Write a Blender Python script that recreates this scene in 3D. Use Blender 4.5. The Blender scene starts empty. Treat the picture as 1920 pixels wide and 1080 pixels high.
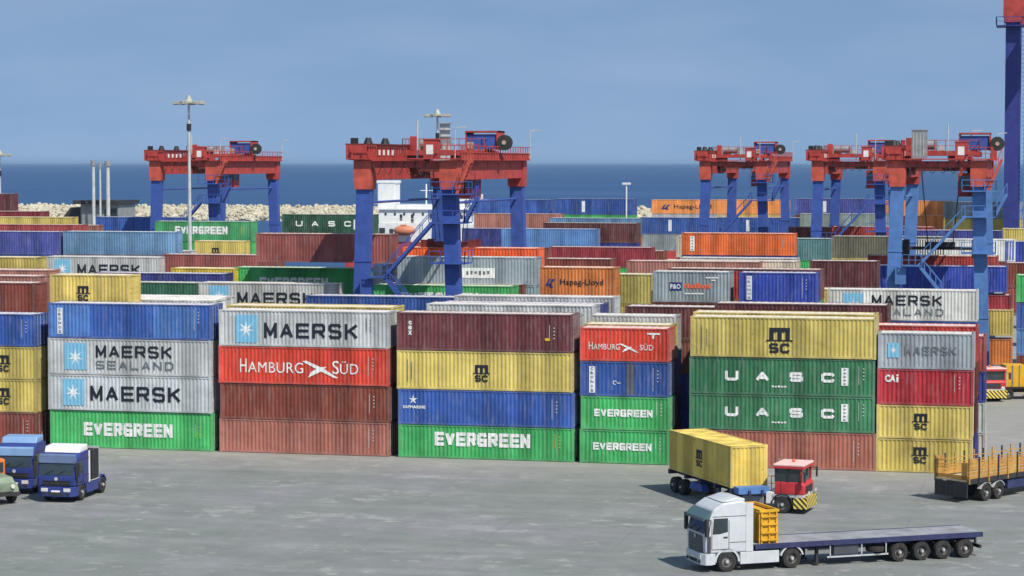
import bpy, bmesh, math, random
from mathutils import Vector, Matrix
random.seed(7)
R = math.radians
sc = bpy.context.scene
COL = sc.collection
PI = math.pi
# ------------------------------------------------------------------ camera
cd = bpy.data.cameras.new('camera'); cam = bpy.data.objects.new('camera', cd); COL.objects.link(cam)
cd.sensor_width = 36.0
cd.lens = 36.0 * 4300 / 1920
cd.clip_start = 1; cd.clip_end = 90000
cam.location = (0, 0, 20.8)
cam.rotation_euler = (R(90) - math.atan(235 / 4300), 0, math.atan(1000 / 4300))
sc.camera = cam
# ------------------------------------------------------------------ world and sun
SUN = Vector((.47, -.42, .775)).normalized()
w = bpy.data.worlds.new('World'); sc.world = w; w.use_nodes = True
nt = w.node_tree; bg = nt.nodes['Background']
sky = nt.nodes.new('ShaderNodeTexSky'); sky.sky_type = 'NISHITA'; sky.sun_disc = False
sky.sun_elevation = math.asin(SUN.z); sky.sun_rotation = math.atan2(SUN.x, SUN.y)
sky.altitude = 0; sky.air_density = 1.0; sky.dust_density = 0.3; sky.ozone_density = 2.0
tcw = nt.nodes.new('ShaderNodeTexCoord'); add = nt.nodes.new('ShaderNodeVectorMath'); add.operation = 'ADD'; add.inputs[1].default_value = (0, 0, .42)
nrm = nt.nodes.new('ShaderNodeVectorMath'); nrm.operation = 'NORMALIZE'
nt.links.new(tcw.outputs['Generated'], add.inputs[0]); nt.links.new(add.outputs[0], nrm.inputs[0]); nt.links.new(nrm.outputs[0], sky.inputs[0])
mx = nt.nodes.new('ShaderNodeMix'); mx.data_type = 'RGBA'; mx.blend_type = 'MULTIPLY'; mx.inputs[0].default_value = 1
mx.inputs[7].default_value = (1.06, 1.02, .925, 1)
nt.links.new(sky.outputs[0], mx.inputs[6])
mpw = nt.nodes.new('ShaderNodeMapping'); mpw.inputs['Scale'].default_value = (5, 5, 22)
nzw = nt.nodes.new('ShaderNodeTexNoise'); nzw.inputs['Scale'].default_value = 1.6; nzw.inputs['Detail'].default_value = 4
rmw = nt.nodes.new('ShaderNodeMapRange'); rmw.inputs[1].default_value = .42; rmw.inputs[2].default_value = .72; rmw.inputs[3].default_value = 0; rmw.inputs[4].default_value = .17
mxw = nt.nodes.new('ShaderNodeMix'); mxw.data_type = 'RGBA'; mxw.inputs[7].default_value = (2.9, 3.5, 4.4, 1)
nt.links.new(tcw.outputs['Generated'], mpw.inputs[0]); nt.links.new(mpw.outputs[0], nzw.inputs[0]); nt.links.new(nzw.outputs[0], rmw.inputs[0])
nt.links.new(rmw.outputs[0], mxw.inputs[0]); nt.links.new(mx.outputs[2], mxw.inputs[6]); nt.links.new(mxw.outputs[2], bg.inputs[0])
bg.inputs[1].default_value = .15
ld = bpy.data.lights.new('sun', 'SUN'); ld.energy = 4.5; ld.angle = R(.53); ld.color = (1, .935, .83)
sun = bpy.data.objects.new('sun', ld); COL.objects.link(sun)
sun.rotation_euler = SUN.to_track_quat('Z', 'Y').to_euler()
sc.view_settings.view_transform = 'Standard'; sc.view_settings.look = 'None'
sc.view_settings.gamma = 1; sc.view_settings.exposure = .25
sc.view_settings.use_curve_mapping = False

# ------------------------------------------------------------------ materials
def newmat(name):
    m = bpy.data.materials.new(name); m.use_nodes = True
    n = m.node_tree.nodes; return m, n, m.node_tree.links, n['Principled BSDF']
def N(n, t, **k):
    x = n.new(t)
    for a, b in k.items(): setattr(x, a, b)
    return x
def math_(n, l, op, a, b=None, clamp=False):
    x = n.new('ShaderNodeMath'); x.operation = op; x.use_clamp = clamp
    for i, v in enumerate((a, b)):
        if v is None: continue
        if isinstance(v, (int, float)): x.inputs[i].default_value = v
        else: l.new(v, x.inputs[i])
    return x.outputs[0]
def ramp(n, l, src, stops):
    r = n.new('ShaderNodeValToRGB'); e = r.color_ramp.elements
    e[0].position, e[0].color = stops[0]; e[1].position, e[1].color = stops[1]
    for p, c in stops[2:]:
        q = e.new(p); q.color = c
    l.new(src, r.inputs[0]); return r.outputs[0]
def mixc(n, l, fac, a, b, mode='MIX'):
    x = n.new('ShaderNodeMix'); x.data_type = 'RGBA'; x.blend_type = mode
    for i, v in ((0, fac), (6, a), (7, b)):
        if isinstance(v, (int, float)): x.inputs[i].default_value = v
        elif isinstance(v, tuple): x.inputs[i].default_value = v
        else: l.new(v, x.inputs[i])
    return x.outputs[2]
def noise(n, l, vec, scale, detail=3, rough=.55, mapping=None):
    if mapping:
        mp = n.new('ShaderNodeMapping'); mp.inputs['Scale'].default_value = mapping; l.new(vec, mp.inputs[0]); vec = mp.outputs[0]
    t = n.new('ShaderNodeTexNoise'); t.inputs['Scale'].default_value = scale; t.inputs['Detail'].default_value = detail
    t.inputs['Roughness'].default_value = rough; l.new(vec, t.inputs[0]); return t.outputs[0]
def g(v): return (v, v, v, 1)

def container_paint():
    m, n, l, p = newmat('container_paint')
    oi = n.new('ShaderNodeObjectInfo'); geo = n.new('ShaderNodeNewGeometry'); pos = geo.outputs['Position']
    big = noise(n, l, pos, .5, 3)
    pan = noise(n, l, pos, 1.0, 1, .4, (.9, .9, .02))
    st = noise(n, l, pos, 1.0, 4, .6, (5, 5, .35))
    c = mixc(n, l, 1.0, oi.outputs['Color'], ramp(n, l, big, [(.3, g(.78)), (.7, g(1.12))]), 'MULTIPLY')
    c = mixc(n, l, 1.0, c, ramp(n, l, pan, [(.38, g(.76)), (.62, g(1.16))]), 'MULTIPLY')
    dirt = ramp(n, l, st, [(.52, g(0)), (.8, g(1))])
    c = mixc(n, l, math_(n, l, 'MULTIPLY', dirt, .28), c, (.12, .10, .085, 1))
    fade = ramp(n, l, noise(n, l, pos, 1.0, 3, .6, (3, 3, .6)), [(.5, g(0)), (.8, g(1))])
    c = mixc(n, l, math_(n, l, 'MULTIPLY', fade, .2), c, (.42, .40, .38, 1))
    r = noise(n, l, pos, 2.6, 6, .75)
    rust = ramp(n, l, r, [(.64, g(0)), (.68, g(1))])
    c = mixc(n, l, math_(n, l, 'MULTIPLY', rust, .65), c, (.13, .05, .022, 1))
    run = ramp(n, l, noise(n, l, pos, 1.0, 5, .7, (9, 9, .7)), [(.62, g(0)), (.72, g(1))])
    msk = ramp(n, l, noise(n, l, pos, .45, 3), [(.45, g(0)), (.62, g(1))])
    c = mixc(n, l, math_(n, l, 'MULTIPLY', math_(n, l, 'MULTIPLY', run, msk), .6), c, (.16, .065, .03, 1))
    l.new(c, p.inputs['Base Color']); p.inputs['Roughness'].default_value = .55
    p.inputs['Specular IOR Level'].default_value = .18
    bp = n.new('ShaderNodeBump'); bp.inputs['Strength'].default_value = .55; bp.inputs['Distance'].default_value = .12
    l.new(noise(n, l, pos, 1.1, 3, .5), bp.inputs['Height']); l.new(bp.outputs[0], p.inputs['Normal'])
    return m
def container_roof():
    m, n, l, p = newmat('container_roof_dusty_sunlit')
    oi = n.new('ShaderNodeObjectInfo'); geo = n.new('ShaderNodeNewGeometry'); pos = geo.outputs['Position']
    a = noise(n, l, pos, .7, 5, .65)
    f = ramp(n, l, a, [(.3, g(.55)), (.7, g(.92))])
    c = mixc(n, l, f, oi.outputs['Color'], (.64, .60, .55, 1))  # dust tone set extra pale, sun on the roofs put into the colour
    r = ramp(n, l, noise(n, l, pos, 1.7, 5, .7), [(.6, g(0)), (.7, g(1))])
    c = mixc(n, l, math_(n, l, 'MULTIPLY', r, .5), c, (.22, .13, .08, 1))
    l.new(c, p.inputs['Base Color']); p.inputs['Roughness'].default_value = .75
    return m
def paint(name, col, rough=.5, dirt=.3, metal=0, scale=1.2, rust=.0, spec=.35):
    m, n, l, p = newmat(name)
    tc = n.new('ShaderNodeNewGeometry'); pos = tc.outputs['Position']
    a = noise(n, l, pos, scale, 4, .6)
    c = mixc(n, l, 1.0, (*col, 1), ramp(n, l, a, [(.3, g(1 - dirt)), (.7, g(1 + dirt * .3))]), 'MULTIPLY')
    s = ramp(n, l, noise(n, l, pos, scale * 1.5, 4, .6, (4, 4, .5)), [(.5, g(0)), (.8, g(1))])
    c = mixc(n, l, math_(n, l, 'MULTIPLY', s, dirt), c, (.11, .095, .08, 1))
    if rust:
        r = ramp(n, l, noise(n, l, pos, 3, 6, .7), [(.58, g(0)), (.66, g(1))])
        c = mixc(n, l, math_(n, l, 'MULTIPLY', r, rust), c, (.12, .045, .02, 1))
    l.new(c, p.inputs['Base Color']); p.inputs['Roughness'].default_value = rough
    p.inputs['Metallic'].default_value = metal; p.inputs['Specular IOR Level'].default_value = spec
    return m
def glass(name, col=(.02, .03, .035)):
    m, n, l, p = newmat(name)
    tc = n.new('ShaderNodeNewGeometry')
    a = noise(n, l, tc.outputs['Position'], 1.5, 2)
    l.new(mixc(n, l, a, (col[0] * .6, col[1] * .6, col[2] * .6, 1), (col[0] * 1.8, col[1] * 1.8, col[2] * 1.8, 1)), p.inputs['Base Color'])
    p.inputs['Roughness'].default_value = .08; p.inputs['Specular IOR Level'].default_value = .8
    return m
M = {}
M['cont'] = container_paint(); M['roof'] = container_roof()
for k, c, r, d in [('blue_crane', (.042, .092, .35), .55, .28), ('blue_crane2', (.085, .20, .47), .55, .25), ('navy_crane', (.028, .040, .21), .5, .25),
                   ('red_crane', (.43, .055, .045), .6, .4), ('red_crane2', (.52, .088, .055), .6, .4), ('red_dark', (.16, .025, .022), .6, .35), ('white', (.74, .74, .72), .5, .15), ('white_letter', (.76, .78, .75), .6, .22),
                   ('black_letter', (.012, .016, .024), .6, .1), ('navy_letter', (.02, .035, .16), .6, .1), ('orange_letter', (.70, .13, .06), .6, .1),
                   ('code_white', (.50, .50, .49), .6, .2), ('grey_letter', (.14, .17, .18), .6, .3), ('paleblue', (.19, .46, .64), .6, .12), ('yellow_mark', (.65, .42, .03), .6, .1),
                   ('dark_steel', (.018, .018, .02), .6, .3), ('grey_steel', (.26, .27, .28), .5, .3), ('rubber', (.030, .029, .028), .85, .3),
                   ('rim', (.17, .165, .16), .5, .35), ('hub', (.45, .45, .44), .4, .2), ('silver_paint', (.52, .55, .57), .28, .12), ('silver_dark', (.065, .072, .085), .35, .2), ('visor', (.07, .13, .15), .2, .1),
                   ('truck_blue', (.030, .050, .21), .3, .2), ('truck_skyblue', (.20, .34, .55), .35, .15), ('truck_slate', (.12, .17, .29), .35, .2), ('truck_red', (.50, .035, .04), .4, .2), ('roof_pink', (.75, .50, .48), .5, .15),
                   ('bin_yellow', (.70, .38, .02), .5, .3), ('rail_yellow', (.52, .28, .065), .6, .45), ('trailer_blue', (.032, .038, .11), .5, .3), ('deck', (.27, .28, .30), .8, .35),
                   ('charcoal', (.030, .032, .036), .7, .3), ('plank', (.50, .40, .27), .8, .3), ('orange_truck', (.62, .17, .03), .45, .3), ('greengrey', (.22, .28, .20), .5, .3),
                   ('ship_white', (.72, .74, .72), .5, .12), ('lifeboat', (.55, .20, .10), .5, .15), ('mast_grey', (.48, .50, .49), .5, .25), ('lamp_grey', (.42, .42, .36), .4, .3),
                   ('lens', (.06, .06, .06), .2, .1), ('shed', (.25, .27, .27), .7, .3), ('lamp_glass', (.6, .6, .55), .2, .1), ('beige', (.45, .38, .28), .7, .3), ('reel', (.03, .03, .028), .7, .2)]:
    M[k] = paint(k + '_paint' if 'letter' not in k and k != 'code_white' else k, c, r, d, rust=.12 if 'crane' in k else 0)
M['glass'] = glass('cab_glass')

def ribbed(m):
    n, l = m.node_tree.nodes, m.node_tree.links; p = n['Principled BSDF']
    geo = n.new('ShaderNodeNewGeometry'); sp = n.new('ShaderNodeSeparateXYZ'); l.new(geo.outputs['Position'], sp.inputs[0])
    h = math_(n, l, 'SINE', math_(n, l, 'MULTIPLY', sp.outputs[0], 2 * PI / .285))
    bp = n.new('ShaderNodeBump'); bp.inputs['Strength'].default_value = 1.0; bp.inputs['Distance'].default_value = .009
    l.new(h, bp.inputs['Height']); l.new(bp.outputs[0], p.inputs['Normal'])
def worn(m):
    n, l = m.node_tree.nodes, m.node_tree.links; p = n['Principled BSDF']; geo = n.new('ShaderNodeNewGeometry')
    l.new(ramp(n, l, noise(n, l, geo.outputs['Position'], 4.5, 6, .75, (1.6, 1.6, .7)), [(.31, g(0)), (.35, g(1))]), p.inputs['Alpha'])
for k in ('white_letter', 'grey_letter', 'navy_letter', 'orange_letter', 'paleblue'): ribbed(M[k])
for k in ('white_letter', 'grey_letter', 'black_letter', 'paleblue'): worn(M[k])
def stripes():
    m, n, l, p = newmat('hazard_stripes')
    tc = n.new('ShaderNodeTexCoord'); sp = n.new('ShaderNodeSeparateXYZ'); l.new(tc.outputs['Object'], sp.inputs[0])
    s = math_(n, l, 'ADD', math_(n, l, 'ADD', sp.outputs[0], sp.outputs[1]), sp.outputs[2])
    f = math_(n, l, 'FRACT', math_(n, l, 'MULTIPLY', s, 2.9))
    k = math_(n, l, 'GREATER_THAN', f, .5)
    l.new(mixc(n, l, k, (.03, .03, .02, 1), (.75, .58, .10, 1)), p.inputs['Base Color']); p.inputs['Roughness'].default_value = .5
    return m
M['stripes'] = stripes()

def ground_mat():
    m, n, l, p = newmat('yard_asphalt')
    geo = n.new('ShaderNodeNewGeometry'); pos = geo.outputs['Position']
    a = noise(n, l, pos, .09, 5, .6)
    b = noise(n, l, pos, .45, 5, .65, (.7, 1.0, 1))
    d = noise(n, l, pos, 6, 4, .7)
    c = ramp(n, l, a, [(.32, (.150, .172, .156, 1)), (.68, (.182, .186, .200, 1)), (.5, (.168, .182, .174, 1))])
    c = mixc(n, l, 1, c, ramp(n, l, b, [(.32, g(.86)), (.68, g(1.13))]), 'MULTIPLY')
    c = mixc(n, l, 1, c, ramp(n, l, d, [(.3, g(.93)), (.7, g(1.07))]), 'MULTIPLY')
    # pale worn streaks and tyre marks running along the stacks
    e = ramp(n, l, noise(n, l, pos, .8, 5, .65, (.8, 1.0, 1)), [(.57, g(0)), (.66, g(1))])
    bigm = ramp(n, l, noise(n, l, pos, .11, 3, .6, (1, 1.6, 1)), [(.42, g(.12)), (.60, g(1))])
    e = math_(n, l, 'MULTIPLY', e, bigm)
    c = mixc(n, l, math_(n, l, 'MULTIPLY', e, .75), c, (.34, .34, .31, 1))
    t = ramp(n, l, noise(n, l, pos, 1.1, 4, .6, (.8, 1.2, 1)), [(.60, g(0)), (.70, g(1))])
    c = mixc(n, l, math_(n, l, 'MULTIPLY', t, .35), c, (.10, .11, .115, 1))
    w_ = n.new('ShaderNodeTexWave'); w_.wave_type = 'RINGS'; w_.inputs['Scale'].default_value = .045; w_.inputs['Distortion'].default_value = 3; w_.inputs['Detail'].default_value = 3
    mp = n.new('ShaderNodeMapping'); mp.inputs['Location'].default_value = (42, -80, 0); l.new(pos, mp.inputs[0]); l.new(mp.outputs[0], w_.inputs[0])
    tr = ramp(n, l, w_.outputs['Fac'], [(.90, g(0)), (.97, g(1))])
    c = mixc(n, l, math_(n, l, 'MULTIPLY', tr, .07), c, (.40, .42, .41, 1))
    sq = ramp(n, l, noise(n, l, pos, .33, 6, .72, (.8, 1, 1)), [(.555, g(0)), (.60, g(1))])
    c = mixc(n, l, math_(n, l, 'MULTIPLY', math_(n, l, 'MULTIPLY', sq, bigm), .40), c, (.33, .34, .33, 1))
    oil = ramp(n, l, noise(n, l, pos, .55, 5, .7), [(.64, g(0)), (.72, g(1))])
    c = mixc(n, l, math_(n, l, 'MULTIPLY', oil, .40), c, (.085, .088, .085, 1))
    vo = n.new('ShaderNodeTexBrick'); vo.inputs['Scale'].default_value = 1; vo.inputs['Brick Width'].default_value = 7.5; vo.inputs['Row Height'].default_value = 7.5; vo.offset = 0
    vo.inputs['Mortar Size'].default_value = .05; vo.inputs['Color1'].default_value = g(0); vo.inputs['Color2'].default_value = g(0); vo.inputs['Mortar'].default_value = g(1); l.new(pos, vo.inputs[0])
    c = mixc(n, l, math_(n, l, 'MULTIPLY', math_(n, l, 'MULTIPLY', vo.outputs[0], ramp(n, l, a, [(.4, g(.2)), (.6, g(1))])), .35), c, (.11, .115, .11, 1))
    # fine dust gathered along the foot of the stacks
    sp = n.new('ShaderNodeSeparateXYZ'); l.new(pos, sp.inputs[0])
    wob = math_(n, l, 'ADD', sp.outputs[1], math_(n, l, 'MULTIPLY', b, 6))
    k = ramp(n, l, math_(n, l, 'DIVIDE', math_(n, l, 'SUBTRACT', wob, 148), 12), [(0, g(0)), (1, g(1))])
    c = mixc(n, l, math_(n, l, 'MULTIPLY', k, .38), c, (.37, .34, .30, 1))
    l.new(c, p.inputs['Base Color']); p.inputs['Roughness'].default_value = .85
    bp = n.new('ShaderNodeBump'); bp.inputs['Strength'].default_value = .2; bp.inputs['Distance'].default_value = .05
    l.new(d, bp.inputs['Height']); l.new(bp.outputs[0], p.inputs['Normal'])
    return m
def sea_mat():
    m, n, l, p = newmat('sea_water')
    geo = n.new('ShaderNodeNewGeometry'); pos = geo.outputs['Position']
    a = noise(n, l, pos, .004, 5, .6, (.35, 1, 1))
    c = ramp(n, l, a, [(.3, (.020, .062, .155, 1)), (.7, (.034, .086, .190, 1))])
    l.new(c, p.inputs['Base Color']); p.inputs['Roughness'].default_value = .55; p.inputs['Specular IOR Level'].default_value = .16
    h = noise(n, l, pos, .12, 5, .7)
    bp = n.new('ShaderNodeBump'); bp.inputs['Strength'].default_value = .8; bp.inputs['Distance'].default_value = 1.2
    l.new(h, bp.inputs['Height']); l.new(bp.outputs[0], p.inputs['Normal'])
    return m
def rock_mat():
    m, n, l, p = newmat('pale_rock')
    geo = n.new('ShaderNodeNewGeometry'); pos = geo.outputs['Position']
    c = ramp(n, l, noise(n, l, pos, .15, 5, .65), [(.3, (.30, .27, .19, 1)), (.7, (.56, .53, .41, 1))])
    l.new(c, p.inputs['Base Color']); p.inputs['Roughness'].default_value = .9
    return m

# ------------------------------------------------------------------ mesh helpers
class MB:
    def __init__(s): s.bm = bmesh.new()
    def box(s, x0, x1, y0, y1, z0, z1, rot=None, org=None):
        v = [s.bm.verts.new(c) for c in ((x0, y0, z0), (x1, y0, z0), (x1, y1, z0), (x0, y1, z0), (x0, y0, z1), (x1, y0, z1), (x1, y1, z1), (x0, y1, z1))]
        for f in ((3, 2, 1, 0), (4, 5, 6, 7), (0, 1, 5, 4), (1, 2, 6, 5), (2, 3, 7, 6), (3, 0, 4, 7)): s.bm.faces.new([v[i] for i in f])
        return v
    def bar(s, a, b, w_=.1, h=None, n=4):
        a, b = Vector(a), Vector(b); h = h or w_; d = (b - a)
        if d.length < 1e-6: return
        d.normalize(); up = Vector((0, 0, 1)) if abs(d.z) < .95 else Vector((1, 0, 0))
        r = d.cross(up).normalized(); u = r.cross(d)
        ring = []
        for p in (a, b):
            if n == 4: o = [(-.5, -.5), (.5, -.5), (.5, .5), (-.5, .5)]
            else: o = [(.5 * math.cos(2 * PI * i / n), .5 * math.sin(2 * PI * i / n)) for i in range(n)]
            ring.append([s.bm.verts.new(p + r * q[0] * w_ + u * q[1] * h) for q in o])
        for i in range(n): s.bm.faces.new((ring[0][i], ring[0][(i + 1) % n], ring[1][(i + 1) % n], ring[1][i]))
        s.bm.faces.new(ring[0][::-1]); s.bm.faces.new(ring[1])
    def cone(s, a, b, r0, r1, n=12):
        a, b = Vector(a), Vector(b); d = (b - a).normalized(); up = Vector((0, 0, 1)) if abs(d.z) < .95 else Vector((1, 0, 0))
        r = d.cross(up).normalized(); u = r.cross(d); ring = []
        for p, q in ((a, r0), (b, r1)):
            ring.append([s.bm.verts.new(p + (r * math.cos(2 * PI * i / n) + u * math.sin(2 * PI * i / n)) * q) for i in range(n)])
        for i in range(n): s.bm.faces.new((ring[0][i], ring[0][(i + 1) % n], ring[1][(i + 1) % n], ring[1][i]))
        s.bm.faces.new(ring[0][::-1]); s.bm.faces.new(ring[1])
    def lathe(s, prof, axis='y', n=24, c=(0, 0, 0)):       # prof: (radius, along)
        rings = []
        for r, a in prof:
            rg = []
            for i in range(n):
                t = 2 * PI * i / n
                q = (r * math.cos(t), a, r * math.sin(t)) if axis == 'y' else ((r * math.cos(t), r * math.sin(t), a) if axis == 'z' else (a, r * math.cos(t), r * math.sin(t)))
                rg.append(s.bm.verts.new((q[0] + c[0], q[1] + c[1], q[2] + c[2])))
            rings.append(rg)
        for A, B in zip(rings, rings[1:]):
            for i in range(n): s.bm.faces.new((A[i], A[(i + 1) % n], B[(i + 1) % n], B[i]))
        s.bm.faces.new(rings[0][::-1]); s.bm.faces.new(rings[-1])
    def prism(s, prof, y0, y1, plane='xz'):
        def P(a, b, t): return (a, t, b) if plane == 'xz' else ((t, a, b) if plane == 'yz' else (a, b, t))
        A = [s.bm.verts.new(P(a, b, y0)) for a, b in prof]; B = [s.bm.verts.new(P(a, b, y1)) for a, b in prof]
        k = len(prof)
        for i in range(k): s.bm.faces.new((A[i], A[(i + 1) % k], B[(i + 1) % k], B[i]))
        s.bm.faces.new(A[::-1]); s.bm.faces.new(B)
    def mesh(s, name, bevel=0, seg=2, smooth=False):
        bmesh.ops.recalc_face_normals(s.bm, faces=s.bm.faces[:])
        if bevel: bmesh.ops.bevel(s.bm, geom=s.bm.edges[:], offset=bevel, segments=seg, affect='EDGES', profile=.6, clamp_overlap=True)
        me = bpy.data.meshes.new(name); s.bm.to_mesh(me); s.bm.free()
        if smooth:
            for f in me.polygons: f.use_smooth = True
            try: me.set_sharp_from_angle(angle=R(35))
            except Exception: pass
        return me
    def build(s, name, mat, parent=None, bevel=0, seg=2, smooth=False, loc=(0, 0, 0)):
        me = s.mesh(name, bevel, seg, smooth); me.materials.append(mat)
        return link(name, me, parent, loc)
def link(name, me, parent=None, loc=(0, 0, 0)):
    o = bpy.data.objects.new(name, me); COL.objects.link(o); o.parent = parent; o.location = loc
    return o
def thing(name, label, cat, loc=(0, 0, 0), rz=0, group=None):
    o = bpy.data.objects.new(name, None); COL.objects.link(o); o.location = loc; o.rotation_euler = (0, 0, rz)
    o.empty_display_size = .2; o['label'] = label; o['category'] = cat
    if group: o['group'] = group
    return o
def tag(o, label, cat, group=None):
    o['label'] = label; o['category'] = cat
    if group: o['group'] = group
    return o
def struct(name, b, mat):
    o = b.build(name, mat); o['kind'] = 'structure'; return o

# ------------------------------------------------------------------ ground, quay, sea, breakwater
b = MB()
def quad(b, pts): b.bm.faces.new([b.bm.verts.new(p) for p in pts])
quad(b, [(-420, -60, 0), (260, -60, 0), (260, 500, 0), (-60, 470, 0), (-110, 400, 0), (-420, 400, 0)])
struct('ground', b, ground_mat())
b = MB(); b.prism([(-420, 400.05), (-110, 400.05), (-60, 470.05), (260, 500.05), (260, 500.9), (-60, 470.9), (-110, 400.9), (-420, 400.9)], -4, .15, 'xy')
struct('quay_edge', b, paint('quay_concrete', (.36, .35, .32), .85, .3))
b = MB(); quad(b, [(-60000, -2000, -2.4), (60000, -2000, -2.4), (60000, 80000, -2.4), (-60000, 80000, -2.4)])
struct('sea', b, sea_mat())
RM = rock_mat()
b = MB(); b.prism([(870, -4), (880, .4), (887, 1.8), (893, 2.7), (900, 2.7), (916, -4)], -640, -120, 'yz')
struct('breakwater', b, RM)
random.seed(3)
bm = bmesh.new(); bmesh.ops.create_icosphere(bm, subdivisions=1, radius=1); bv = [v.co.copy() for v in bm.verts]; bf = [[v.index for v in f.verts] for f in bm.faces]; bm.free(); RV, RF = [], []
for i in range(4200):
    x = random.uniform(-620, -130); t = random.random()
    y = 866 + 30 * t; z = -2.4 + 5.1 * min(1, t * 1.15) + random.uniform(-.4, .5)
    r = random.uniform(.6, 1.35)
    mat = Matrix.Translation((x, y, z)) @ Matrix.Rotation(random.uniform(0, 6), 4, 'Z') @ Matrix.Rotation(random.uniform(0, 6), 4, 'X') @ Matrix.Diagonal((r, r * random.uniform(.6, 1), r * random.uniform(.5, .9), 1))
    k0 = len(RV); RV += [mat @ v for v in bv]; RF += [[k0 + i_ for i_ in f] for f in bf]
me = bpy.data.meshes.new('boulders'); me.from_pydata(RV, [], RF); me.update(); me.materials.append(RM)
o = link('boulders', me); o['kind'] = 'stuff'; tag(o, 'pale boulders heaped along the breakwater before the open sea', 'rocks')

# ------------------------------------------------------------------ sea haze
b = MB(); b.box(-30000, 30000, -300, 40000, -3.6, 47)
hz = bpy.data.materials.new('sea_haze'); hz.use_nodes = True; hn = hz.node_tree
for x in list(hn.nodes):
    if x.type != 'OUTPUT_MATERIAL': hn.nodes.remove(x)
pv = hn.nodes.new('ShaderNodeVolumePrincipled'); pv.inputs['Density'].default_value = .000035; pv.inputs['Color'].default_value = (.52, .76, 1, 1); pv.inputs['Anisotropy'].default_value = .2
hn.links.new(pv.outputs[0], [x for x in hn.nodes if x.type == 'OUTPUT_MATERIAL'][0].inputs['Volume'])
o = b.build('haze', hz); o['kind'] = 'stuff'
# ------------------------------------------------------------------ containers
COLORS = dict(yellow=(.54, .43, .115), yellow2=(.66, .50, .06), olive=(.46, .40, .12), brown=(.19, .055, .040), pinkbrown=(.33, .145, .115), rust=(.26, .080, .070),
              brick=(.30, .055, .050), grey=(.42, .43, .43), silver=(.45, .47, .465), white=(.60, .62, .60), slate=(.26, .31, .33), blue=(.036, .090, .31), blue2=(.035, .065, .33),
              navy=(.045, .055, .22), navy2=(.070, .085, .30), ltblue=(.10, .22, .46), ltblue2=(.12, .235, .38), green=(.060, .38, .115), green2=(.05, .26, .10), dkgreen=(.035, .12, .075),
              dkgreen2=(.030, .095, .060), uasc=(.045, .175, .085), maroon=(.115, .036, .040), maroon2=(.11, .040, .038), darkred=(.24, .030, .040), red=(.48, .05, .04), red3=(.36, .055, .045),
              hred=(.60, .060, .035), cai=(.42, .035, .045), orange=(.62, .20, .055), orange2=(.70, .11, .03), orange3=(.60, .13, .035), orange4=(.66, .25, .07), teal=(.09, .20, .20),
              yellow3=(.70, .53, .12), cream=(.45, .40, .32), greygreen=(.22, .29, .27), khaki=(.12, .12, .085), tan=(.36, .135, .10), mgrey=(.34, .37, .39), mid=(.185, .052, .036))
CW = 2.44
_cache = {}
def corr_panel(L, h, y, facing, pitch=.285, depth=.036, axis='x'):
    """a corrugated sheet: bays alternate proud and recessed, from -L/2..L/2"""
    b = MB(); n = max(3, int(round(L / pitch))); p = L / n; pts = []
    x = -L / 2
    for i in range(n):
        pts += [(x, 0), (x + p * .30, 0), (x + p * .5, depth), (x + p * .80, depth)]; x += p
    pts.append((L / 2, 0))
    lo = []; hi = []
    for px, dd in pts:
        yy = y + facing * -dd
        q = (px, yy) if axis == 'x' else (yy, px)
        lo.append(b.bm.verts.new((q[0], q[1], .14))); hi.append(b.bm.verts.new((q[0], q[1], h - .09)))
    for i in range(len(lo) - 1): b.bm.faces.new((lo[i], lo[i + 1], hi[i + 1], hi[i]))
    return b
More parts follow.
